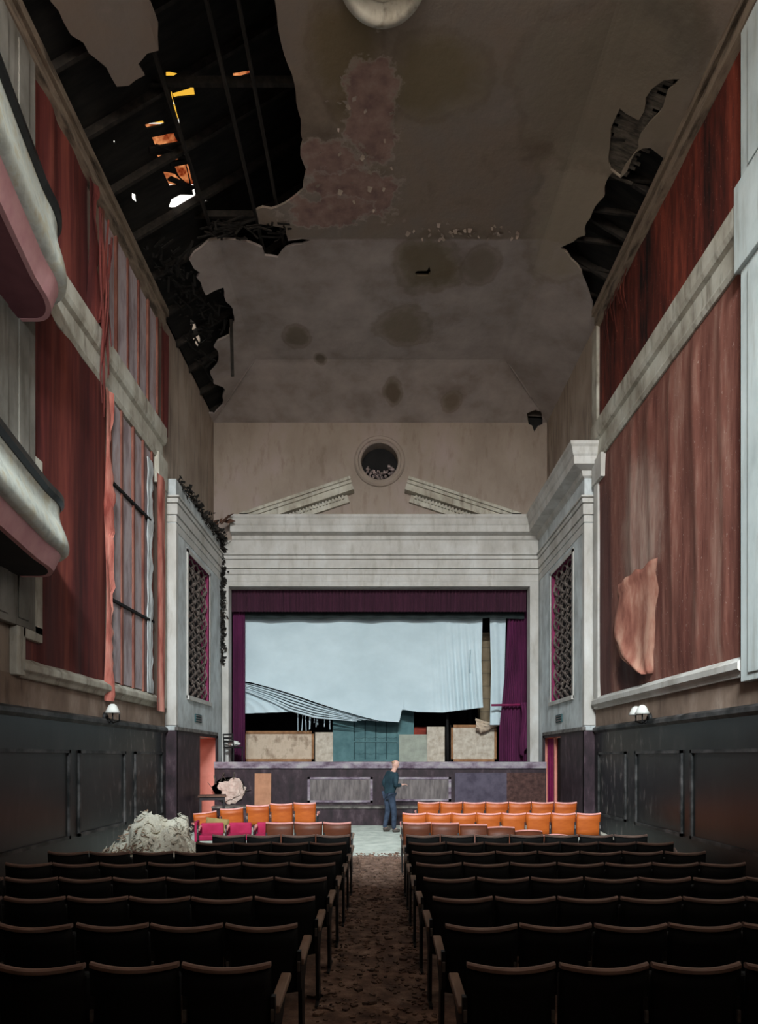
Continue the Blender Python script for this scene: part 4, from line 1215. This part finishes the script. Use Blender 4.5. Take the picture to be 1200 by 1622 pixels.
for i in range(60):
    a0 = random.uniform(3.3, 6.1); r0 = random.uniform(.25, .52)
    p = Vector((-.02 + r0 * math.cos(a0), PY + .12 + random.random() * .15, R(8.71) + r0 * math.sin(a0)))
    mb.box(-.03, .03, -.02, .02, -.025, .025, Matrix.Translation(p) @ Matrix.Rotation(random.random() * 6, 4, (1, .4, .7)) @ Matrix.Scale(random.uniform(.5, 1.5), 4))
tag(mb.build('nest_rubble', simple('grey_pink_rubble', (60, 50, 50), (190, 170, 166), 12)), 'pale rubble lying in the bottom of the round opening', 'rubble', kind='stuff')

# bits hanging from the fallen ceiling
def hang(pts, w, label, m='rafter', name='hanging_batten'):
    mb = MB()
    for p, q in zip(pts, pts[1:]): mb.bar(p, q, w, w * .6)
    tag(mb.build(name, MAT[m]), label, 'batten')
p = Vector((*on_ceiling(366, 508), 0)); p.z = ceil_h(p.x, p.y) + .03
hang([p, Vector((p.x + .03, p.y, p.z - 1.35))], .07, 'thin dark batten hanging straight down from the hole by the far left wall')
mb = MB()
for i in range(60):
    x = 325 + random.random() * 130; y = 352 + random.random() * 30
    X, Y = on_ceiling(x, y); a0 = Vector((X, Y, CZ + random.uniform(-.03, .12))); mb.bar(a0, a0 + Vector((random.uniform(-.5, .5), random.uniform(-.12, .12), random.uniform(-.1, .12))), .04, .012)
tag(mb.build('broken_lath', MAT['rafter']), 'tangle of broken lath along the edge of the big ceiling hole', 'lath', kind='stuff')
mb = MB()
LATHN = 0
while LATHN < 110:
    x = 225 + random.random() * 140; y = 390 + random.random() * 220
    x2, y2 = x + random.uniform(-22, 22), y + random.uniform(-22, 22)
    if not (inside((x, y), LEFT) and inside((x2, y2), LEFT) and inside(((x + x2) / 2 + 6, (y + y2) / 2), LEFT)): continue
    X, Y = on_ceiling(x, y); X2, Y2 = on_ceiling(x2, y2)
    if min(X, X2) < -4.7: continue
    LATHN += 1; mb.bar((X, Y, ceil_h(X, Y) + random.uniform(.0, .2)), (X2, Y2, ceil_h(X2, Y2) + random.uniform(-.05, .2)), 0.045, 0.015)
tag(mb.build('fallen_lath', MAT['attic']), 'dark splintered lath hanging over the left wall head', 'lath', kind='stuff')
mb = MB()
for i in range(70):             # curls of peeling paint along the ceiling joint and patch rims
    if i < 42: x, y = 640 + random.random() * 190, 378 - abs(random.gauss(0, 14))
    else: x, y = 500 + random.random() * 130, 120 + random.random() * 230
    X, Y = on_ceiling(x, y); p = Vector((X, Y, CZ - .005)); a0 = random.random() * 6.28; d = Vector((math.cos(a0), math.sin(a0), 0)) * random.uniform(.03, .08); e = Vector((-d.y, d.x, 0)) * .6
    mb.face([p - e, p + e, p + d + e * .7 - Vector((0, 0, .03)), p + d - e * .6 - Vector((0, 0, .04))])
tag(mb.build('paint_flakes', MAT['front'], thick=.003), 'curling flakes of paint hanging from the ceiling', 'paint flakes', kind='stuff')

# ================================================================== SEATS
PITCH = 0.46; ROWP = 0.787
def seat_proto(name, back, rail, cushion, arm, tall=0.0, front_pad=None):
    """tip-up seat facing +y; its back is at y = 0. aisle: which side carries an end arm"""
    t = empty(name)
    zt = 0.82 + tall; w = PITCH - 0.022
    def bow(x): return -0.055 * (1 - (2 * x / w) ** 2)
    def top(x): return zt - 0.014 * (1 - (2 * x / w) ** 2)
    def bf(u, v):
        x = -w / 2 + w * u; z0 = 0.40 + tall
        return (x, bow(x) + 0.03 * (1 - v), z0 + (top(x) - 0.012 - z0) * v)
    mb = MB(); mb.grid(bf, 12, 4); mb.build('backrest', back, t, smooth=True, thick=0.018)
    mb = MB()
    def rf(i): x = -w / 2 + w * i / 12; return (x, bow(x), top(x))
    pr = []
    for i in range(13):
        x, y, z = rf(i)
        pr.append([mb.bm.verts.new((x, y + a, z + b)) for a, b in ((-.018, -.014), (.016, -.014), (.018, .004), (.008, .013), (-.01, .013), (-.02, .004))])
    for a, b in zip(pr, pr[1:]):
        for k in range(6): mb.bm.faces.new((a[k], a[(k + 1) % 6], b[(k + 1) % 6], b[k]))
    mb.bm.faces.new(pr[0]); mb.bm.faces.new(pr[-1][::-1])
    mb.build('top_rail', rail, t, smooth=False)
    if front_pad:
        mb = MB(); mb.grid(lambda u, v: (-w / 2 + .02 + (w - .04) * u, bow(-w / 2 + w * u) + .045 + .02 * math.sin(math.pi * u), .44 + tall + (zt - .08 - .44) * v), 8, 4)
        mb.build('back_pad', front_pad, t, smooth=True, thick=.03)
    mb = MB(); mb.box(-w / 2 + .03, w / 2 - .03, .10, .18, .36 + tall, .74 + tall); mb.build('cushion', cushion, t, bevel=.025)
    return t

def add_side(t, sx_, arm, tall=0.0, inner=True):
    x = sx_ * (PITCH / 2 - (.026 if inner else 0))
    mb = MB(); mb.prism([(.03, .60 + tall), (.50, .62 + tall), (.53, .60 + tall), (.52, .575 + tall), (.03, .56 + tall)], 'x', x - .028, x + .028); mb.build('armrest', arm, t, bevel=.008)
    mb = MB()
    mb.prism([(.0, .0), (.34, .0), (.33, .02), (.22, .03), (.20, .40), (.44, .56 + tall), (.40, .575 + tall), (.06, .56 + tall), (.02, .55), (.05, .40), (.08, .03), (.0, .02)], 'x', x - .012, x + .012)
    mb.box(x - .012, x + .012, -.012, .03, .42, .66 + tall)
    mb.build('leg', MAT['iron'], t)
    mb = MB(); mb.box(x - .008, x + .008, -.028, -.014, .54 + tall, .60 + tall); mb.build('bracket', MAT['scuff'], t)

def make_kind(name, back, rail, cushion, arm, tall=0.0, pad=None):
    d = {}
    for key, sides in (('inner_r', (1,)), ('aisle_r', (1, -1)), ('inner_l', (-1,)), ('aisle_l', (-1, 1))):
        t = seat_proto(name, back, rail, cushion, arm, tall, pad)
        for n_, s in enumerate(sides): add_side(t, s, arm, tall, n_ == 0)
        d[key] = [t, False]
    return d
used_protos = []
def place(kind, key, loc, label, group, rot=(0, 0, 0)):
    p = kind[key]
    if not p[1]: p[1] = True; o = p[0]
    else: o = copy_tree(p[0])
    o.location = loc; o.rotation_euler = rot
    tag(o, label, 'seat', group)
    return o
dark = make_kind('theatre_seat', MAT['seatshade'], MAT['seatrail'], MAT['seatshade'], MAT['seatarm'])
brown = make_kind('theatre_seat', MAT['halfshadeply'], MAT['pinkrail'], MAT['seatshade'], MAT['seatarm'])
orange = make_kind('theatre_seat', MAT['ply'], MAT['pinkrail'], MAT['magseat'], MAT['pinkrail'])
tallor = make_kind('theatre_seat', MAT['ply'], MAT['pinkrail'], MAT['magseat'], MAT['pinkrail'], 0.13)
kinds = [dark, brown, orange, tallor]
ROWN = ['nearest', 'second', 'third', 'fourth', 'fifth', 'sixth', 'seventh', 'eighth']
XR = [.42, .388, .374, .358, .338, .334, .335, .335]
XL = [-.535, -.50, -.47, -.446, -.426, -.41, -.40, -.395]
def jit(a): return random.uniform(-a, a)
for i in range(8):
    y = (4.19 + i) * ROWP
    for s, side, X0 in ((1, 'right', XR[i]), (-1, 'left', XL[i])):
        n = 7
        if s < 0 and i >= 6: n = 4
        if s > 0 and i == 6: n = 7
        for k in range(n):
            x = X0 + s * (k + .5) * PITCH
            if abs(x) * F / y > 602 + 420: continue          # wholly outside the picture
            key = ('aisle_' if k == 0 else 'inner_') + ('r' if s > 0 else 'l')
            place(dark, key, (x, y + jit(.008), 0), f'shade-blackened seat, {ORD[k]} from the aisle in the {ROWN[i]} row of the {side} block',
                  f'shade-blackened seats in the {side} block', (jit(.012), 0, jit(.012)))
# right block: a sagging shade-browned row, then two orange rows
y = 10.45
for k in range(6):
    x = .35 + (k + .5) * PITCH
    place(brown if k < 2 else brown, ('aisle_' if k == 0 else 'inner_') + 'r', (x, y - .03 * k, -.0), f'shade-browned plywood seat in the leaning row, {ORD[k]} from the aisle, before the orange seats', 'leaning shade-browned seats, right block', (-.08 - .15 * k, 0, jit(.01)))
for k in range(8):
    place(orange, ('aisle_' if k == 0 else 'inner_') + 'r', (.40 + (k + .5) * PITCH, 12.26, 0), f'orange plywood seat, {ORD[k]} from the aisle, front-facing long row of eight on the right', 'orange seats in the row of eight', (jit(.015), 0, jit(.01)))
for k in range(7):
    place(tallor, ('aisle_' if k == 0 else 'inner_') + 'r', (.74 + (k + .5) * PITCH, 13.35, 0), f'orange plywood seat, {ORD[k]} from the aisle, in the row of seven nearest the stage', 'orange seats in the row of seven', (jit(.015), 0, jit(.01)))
# left block: brown row end, orange row curving down, magenta seats without their backs
for k in range(3):
    place(brown, ('aisle_' if k == 0 else 'inner_') + 'l', (-.455 - (k + .5) * PITCH, 10.5 - .02 * k, 0), f'shade-browned plywood seat, {ORD[k]} from the aisle, left block before the orange seats', 'shade-browned seats, left block', (-.03 - .06 * k, 0, jit(.01)))
LO = []; px_, py_ = -1.27, 13.15
for a_ in (0, .05, .14, .25, .38):
    LO.append((px_ - .23 * math.cos(a_), py_ - .23 * math.sin(a_), 0, -a_)); px_ -= .462 * math.cos(a_); py_ -= .462 * math.sin(a_)
for k, (x, yy, dz_, rz) in enumerate(LO):
    o = place(tallor, ('aisle_' if k == 0 else 'inner_') + 'l', (x, yy, max(dz_, 0)), f'orange plywood seat, {ORD[k]} from the aisle, in the curving left row near the stage', 'orange seats in the curving row', (jit(.02) - (.08 if k == 4 else 0), -(.05 * max(0, k - 2)), -rz * 1.0))
    o.scale = (1, 1, (1, .985, .955, .90, .83)[k])
for k in range(3):              # magenta seats
    t = thing('theatre_seat', ['magenta velvet seat missing its back, next to the brown seats', 'magenta velvet seat missing its back, middle of the broken three', 'magenta velvet seat with a broken olive back, beside the pale fibre heap'][k], 'seat',
              (-2.0 - (.47) * k, 11.55 - .05 * k, 0), .06 + .05 * k, 'broken magenta seats')
    mb = MB(); mb.box(-.2, .2, .06, .44, .40, .50); mb.build('cushion', MAT['magseat'], t, bevel=.03)
    mb = MB(); mb.box(-.2, .2, .42, .48, .46, .68); mb.build('back_pad', MAT['magseat'], t, bevel=.025)
    add_side(t, -1, MAT['pinkrail'], .02)
    if k == 0: add_side(t, 1, MAT['pinkrail'], .02)
    if k == 2:
        mb = MB(); mb.grid(lambda u, v: (-.2 + .4 * u, .52 - .05 * math.sin(math.pi * u),   .5 + .26 * v), 8, 3); o = mb.build('backrest', MAT['olive'], t, smooth=True, thick=.015); o.rotation_euler = (0, .12, 0); o['label'] = 'olive stained plywood back'
        mb = MB(); mb.box(-.26, -.215, -.02, .40, .36, .74); o = mb.build('side_pad', MAT['magseat'], t, bevel=.012)
for K in kinds:                 # drop any prototype that was not used
    for t, u in K.values():
        if not u:
            for c in list(t.children): bpy.data.objects.remove(c)
            bpy.data.objects.remove(t)

# ================================================================== THE PALE HEAP
t = NT('pale_plaster_fibre', 0.95, 0.1)
MAT['fibre'] = t.done(t.mix(0.25, t.ramp(t.noise(2.2, 7), [(0.35, (176, 152, 128)), (0.5, (224, 218, 198)), (0.7, (236, 236, 224))]), t.ramp(t.noise(34, 6, dist=1.5), [(0.36, (150, 132, 112)), (0.5, (244, 242, 230))])), t.noise(26, 8, dist=1.5), 0.6, 0.035)
MAT['fibre2'] = simple('tan_plaster_fibre', (120, 94, 78), (172, 144, 122), 4, rough=0.95)
hp = thing('fibre_heap', 'big pale heap of shredded fibre and plaster by the left panelling', 'heap', (-3.22, 9.4, 0))
mb = MB(); bmesh.ops.create_icosphere(mb.bm, subdivisions=5, radius=1)
def heap_r(d):
    s = 1 + .20 * noise.noise(d * 2.1) + .10 * noise.noise(d * 5) + .07 * noise.noise(d * 12) + .05 * noise.noise(d * 26)
    return Vector((d.x * .72 * s, d.y * .55 * s, max(-.0, d.z) * (1.0 + .10 * noise.noise(d * 1.7) - .14 * d.x * -1 * .5) * s * .98))
for v in mb.bm.verts: v.co = heap_r(v.co)
mb.build('mound', MAT['fibre'], hp, smooth=True)
for nm, m, cnt, zr in (('pale_strands', MAT['fibre'], 700, (.15, 1)), ('tan_strands', MAT['fibre2'], 460, (0, .8))):
    mb = MB()
    for i in range(cnt):
        d = Vector((random.gauss(0, 1), random.gauss(-.6, 1), random.uniform(*zr))).normalized()
        if m is MAT['fibre2'] and d.x > .3: d.x *= -1
        p = heap_r(d); tn = Vector((random.gauss(0, 1), random.gauss(0, 1), random.gauss(0, 1))); tn = (tn - d * tn.dot(d)).normalized(); o_ = d.cross(tn)
        r0 = random.uniform(.025, .075); a0 = random.random() * 6.28
        pts = [p + (tn * math.cos(a0 + j * .7) + o_ * math.sin(a0 + j * .7)) * r0 + d * (.004 + .012 * math.sin(j * 1.3 + i)) for j in range(6)]
        pts = [Vector((q.x, q.y, max(.012, q.z))) for q in pts]
        mb.tube(pts, random.uniform(.005, .011), 4)
    o = mb.build(nm, m, hp); o['kind'] = 'stuff'

# ================================================================== SMALL TABLE
tb = thing('side_table', 'small square brown table before the salmon passage', 'table', (at(336, 1260, 16.5).x, 16.5, 0), .25)
MAT['tabletop'] = simple('worn_brown_table_top', (84, 58, 48), (124, 92, 78), 5); MAT['tableleg'] = simple('dark_table_leg', (40, 34, 36), (60, 54, 56), 5)
mb = MB(); mb.box(-.34, .34, -.3, .3, .88, .92); mb.build('table_top', MAT['tabletop'], tb, bevel=.006)
mb = MB()
for q in ((-.29, .29, -.26, -.24), (-.29, .29, .24, .26), (-.3, -.28, -.25, .25), (.28, .3, -.25, .25)): mb.box(*q, .80, .88)
mb.build('apron', MAT['tableleg'], tb)
for x in (-.28, .28):
    for y_ in (-.24, .24):
        mb = MB(); mb.box(x - .025, x + .025, y_ - .025, y_ + .025, 0, .88); mb.build('leg', MAT['tableleg'], tb)

# ================================================================== LOOSE TIMBER AND RUBBLE
def plank(p, q, w, label):
    mb = MB(); mb.bar(p, q, w, .03); tag(mb.build('fallen_moulding', MAT['oldcream']), label, 'moulding', 'fallen mouldings by the right panelling')
plank((4.55, 14.0, .30), (4.72, 11.2, .10), .10, 'upper long pale moulding fallen along the right panelling')
plank((4.45, 13.4, .04), (4.55, 11.0, .03), .10, 'lowest pale moulding lying on the floor by the right panelling')
plank((4.30, 12.9, .03), (4.36, 12.3, .34), .07, 'short pale moulding propped across the others by the right panelling')
mb = MB(); bmesh.ops.create_icosphere(mb.bm, subdivisions=4, radius=1)
for v in mb.bm.verts: v.co = Vector((v.co.x * .42 + 4.38, v.co.y * .9 + 10.3, max(0, v.co.z * .34 * (1 + .8 * noise.noise(v.co * 3)))))
tag(mb.build('plaster_rubble', simple('brown_plaster_rubble', (52, 42, 38), (128, 104, 92), 6), smooth=False), 'brown rubble piled against the right panelling beyond the seats', 'rubble', kind='stuff')
mb = MB()
for i in range(1800):
    y = 3.2 + (random.random() ** .8) * 9.6
    x = -.05 + random.uniform(-.42, .42)
    if random.random() < .35: x = random.choice((-.4, .33)) + random.gauss(0, .06)
    s = random.uniform(.006, .020) * (1.8 if random.random() < .08 else 1)
    mb.box(-s, s, -s * .7, s * .7, -s * .3, s * .3, Matrix.Translation((x, y, s * .3 + .002)) @ Matrix.Rotation(random.random() * 6, 4, 'Z') @ Matrix.Rotation(random.uniform(-.3, .3), 4, 'X'))
tag(mb.build('aisle_debris', simple('brown_aisle_debris', (72, 54, 46), (158, 128, 110), 9)), 'brown crumbled plaster littering the centre aisle', 'debris', kind='stuff')

# ================================================================== THE PERSON
MAT['skin'] = simple('pale_pink_skin', (206, 156, 140), (224, 178, 162), 8, rough=.6)
MAT['jacket'] = simple('dark_teal_jacket', (26, 46, 56), (44, 68, 78), 6); MAT['jeans'] = simple('blue_grey_jeans', (40, 50, 68), (66, 78, 98), 8)
MAT['hair'] = simple('thin_fair_hair', (168, 132, 108), (200, 164, 138), 14); MAT['shoe'] = simple('brown_grey_shoe', (64, 58, 54), (96, 88, 82), 6)

def skin(name, J, E, mat, parent=None, sub=2):
    """continuous surface grown over a skeleton: joints name -> (x,y,z,rx,ry); edges by name"""
    ks = list(J); me = bpy.data.meshes.new(name)
    me.from_pydata([J[k][:3] for k in ks], [(ks.index(a), ks.index(b)) for a, b in E], [])
    o = bpy.data.objects.new(name, me); COL.objects.link(o); o.parent = parent
    m = o.modifiers.new('skin', 'SKIN'); m.use_smooth_shade = True
    for i, k in enumerate(ks):
        sv = me.skin_vertices[0].data[i]; r = J[k][3:]; sv.radius = (r[0], r[-1]); sv.use_root = (i == 0)
    o.modifiers.new('sub', 'SUBSURF').levels = sub; o.modifiers['sub'].render_levels = sub
    me.materials.append(mat)
    return o

def hand(J, E, wrist, tip_dir, side, tag_):
    w = Vector(J[wrist][:3]); d = Vector(tip_dir).normalized(); sdv = Vector(side).normalized(); pn = d.cross(sdv)
    p = w + d * .055; J[tag_ + 'palm'] = (*p, .034, .018); E.append((wrist, tag_ + 'palm'))
    for i, (off, L) in enumerate(((-.030, .070), (-.010, .080), (.010, .074), (.029, .058))):
        a = p + d * .035 + sdv * off; b = a + d * L * .5 + pn * .012; c = b + d * L * .4 + pn * .028
        for nme, q, r in (('a', a, .0095), ('b', b, .0085), ('c', c, .0075)): J[f'{tag_}{i}{nme}'] = (*q, r)
        E += [(tag_ + 'palm', f'{tag_}{i}a'), (f'{tag_}{i}a', f'{tag_}{i}b'), (f'{tag_}{i}b', f'{tag_}{i}c')]
    a = w + d * .03 - sdv * .036; b = a + d * .035 - sdv * .022 + pn * .01; c = b + d * .03 - sdv * .004 + pn * .014
    J[tag_ + 'ta'] = (*a, .012); J[tag_ + 'tb'] = (*b, .010); J[tag_ + 'tc'] = (*c, .008)
    E += [(wrist, tag_ + 'ta'), (tag_ + 'ta', tag_ + 'tb'), (tag_ + 'tb', tag_ + 'tc')]

# local frame: +y faces forward; turned afterwards so that he looks to the right of the stage
J = {'pelvis': (0, 0, .98, .12, .088), 'waist': (0, .01, 1.12, .115, .085), 'chest': (0, .05, 1.32, .165, .115), 'neckbase': (0, .07, 1.48, .075, .07), 'neck': (0, .10, 1.55, .055, .055),
     'head0': (0, .125, 1.60, .062, .068), 'head1': (0, .135, 1.67, .074, .088), 'head2': (0, .13, 1.74, .074, .090), 'head3': (0, .125, 1.79, .045, .055),
     'shL': (-.17, .05, 1.44, .062), 'elL': (-.24, -.03, 1.17, .044), 'wrL': (-.20, .12, .97, .028),
     'shR': (.17, .05, 1.44, .062), 'elR': (.25, .0, 1.18, .044), 'wrR': (.20, .23, 1.20, .028),
     'hipL': (-.09, 0, .92, .088), 'knL': (-.10, .05, .50, .056), 'anL': (-.10, -.02, .09, .038), 'toL': (-.11, .12, .04, .034),
     'hipR': (.09, 0, .92, .088), 'knR': (.11, .10, .50, .056), 'anR': (.11, .12, .09, .038), 'toR': (.12, .26, .04, .034)}
E = [('pelvis', 'waist'), ('waist', 'chest'), ('chest', 'neckbase'), ('neckbase', 'neck'), ('neck', 'head0'), ('head0', 'head1'), ('head1', 'head2'), ('head2', 'head3'),
     ('chest', 'shL'), ('shL', 'elL'), ('elL', 'wrL'), ('chest', 'shR'), ('shR', 'elR'), ('elR', 'wrR'),
     ('pelvis', 'hipL'), ('hipL', 'knL'), ('knL', 'anL'), ('anL', 'toL'), ('pelvis', 'hipR'), ('hipR', 'knR'), ('knR', 'anR'), ('anR', 'toR')]
JB, EB = dict(J), list(E)
hand(JB, EB, 'wrL', (0.02, .35, -1), (0, 1, .3), 'l'); hand(JB, EB, 'wrR', (-.1, 1, .12), (1, .1, 0), 'r')
JB['nose'] = (0, .235, 1.665, .013); EB.append(('head1', 'nose'))
JB['earL'] = (-.082, .125, 1.67, .016); JB['earR'] = (.082, .125, 1.67, .016); EB += [('head1', 'earL'), ('head1', 'earR')]
man = skin('person', JB, EB, MAT['skin'])
tag(man, 'person in a dark teal jacket and jeans standing before the stage with one hand raised', 'person')
def sub(keys, grow, extra=None):
    q = {k: (*J[k][:3], *[r + grow for r in J[k][3:]]) for k in keys}
    if extra: q.update(extra)
    return q, [e for e in E if e[0] in q and e[1] in q]
q, e = sub(['waist', 'pelvis', 'chest', 'shL', 'elL', 'wrL', 'shR', 'elR', 'wrR'], .022)
q['neckbase'] = (0, .068, 1.47, .085, .08); e.append(('chest', 'neckbase')); q['waist'] = (0, .01, 1.12, .165, .125); q['pelvis'] = (0, 0, .96, .165, .13); q['hem'] = (0, 0, .86, .165, .135); e.append(('pelvis', 'hem'))
q['wrL'] = (-.205, .10, .995, .045); q['wrR'] = (.205, .20, 1.20, .045)
skin('jacket', q, e, MAT['jacket'], man)
q, e = sub(['pelvis', 'hipL', 'knL', 'anL', 'hipR', 'knR', 'anR'], .016)
q['pelvis'] = (0, 0, .97, .13, .10); q['anL'] = (-.10, -.02, .07, .055); q['anR'] = (.11, .12, .07, .055)
skin('jeans', q, e, MAT['jeans'], man)
for s, a in (('L', -.02), ('R', .12)):
    x = -.105 if s == 'L' else .115
    q = {'heel': (x, a - .04, .052, .056, .056), 'mid': (x, a + .06, .05, .056, .052), 'toe': (x, a + .18, .042, .052, .044)}
    skin('shoe', q, [('heel', 'mid'), ('mid', 'toe')], MAT['shoe'], man)
q = {'crown': (0, .105, 1.76, .082, .092), 'nape': (0, .065, 1.68, .07, .052)}
skin('hair', q, [('crown', 'nape')], MAT['hair'], man)
mb = MB()
for x in (-.03, .03):
    mb.lathe([(0, .003), (.008, .002), (.011, 0)], (x, .222, 1.69), 10, 'y')
mb.build('eyes', MAT['black'], man); mb = MB(); mb.box(-.024, .024, .216, .222, 1.628, 1.634); mb.build('mouth', simple('lip_pink', (150, 90, 84), (170, 104, 96)), man)
man.location = (.17, 16.4, .012); man.rotation_euler = (0, math.radians(6), math.radians(-58))
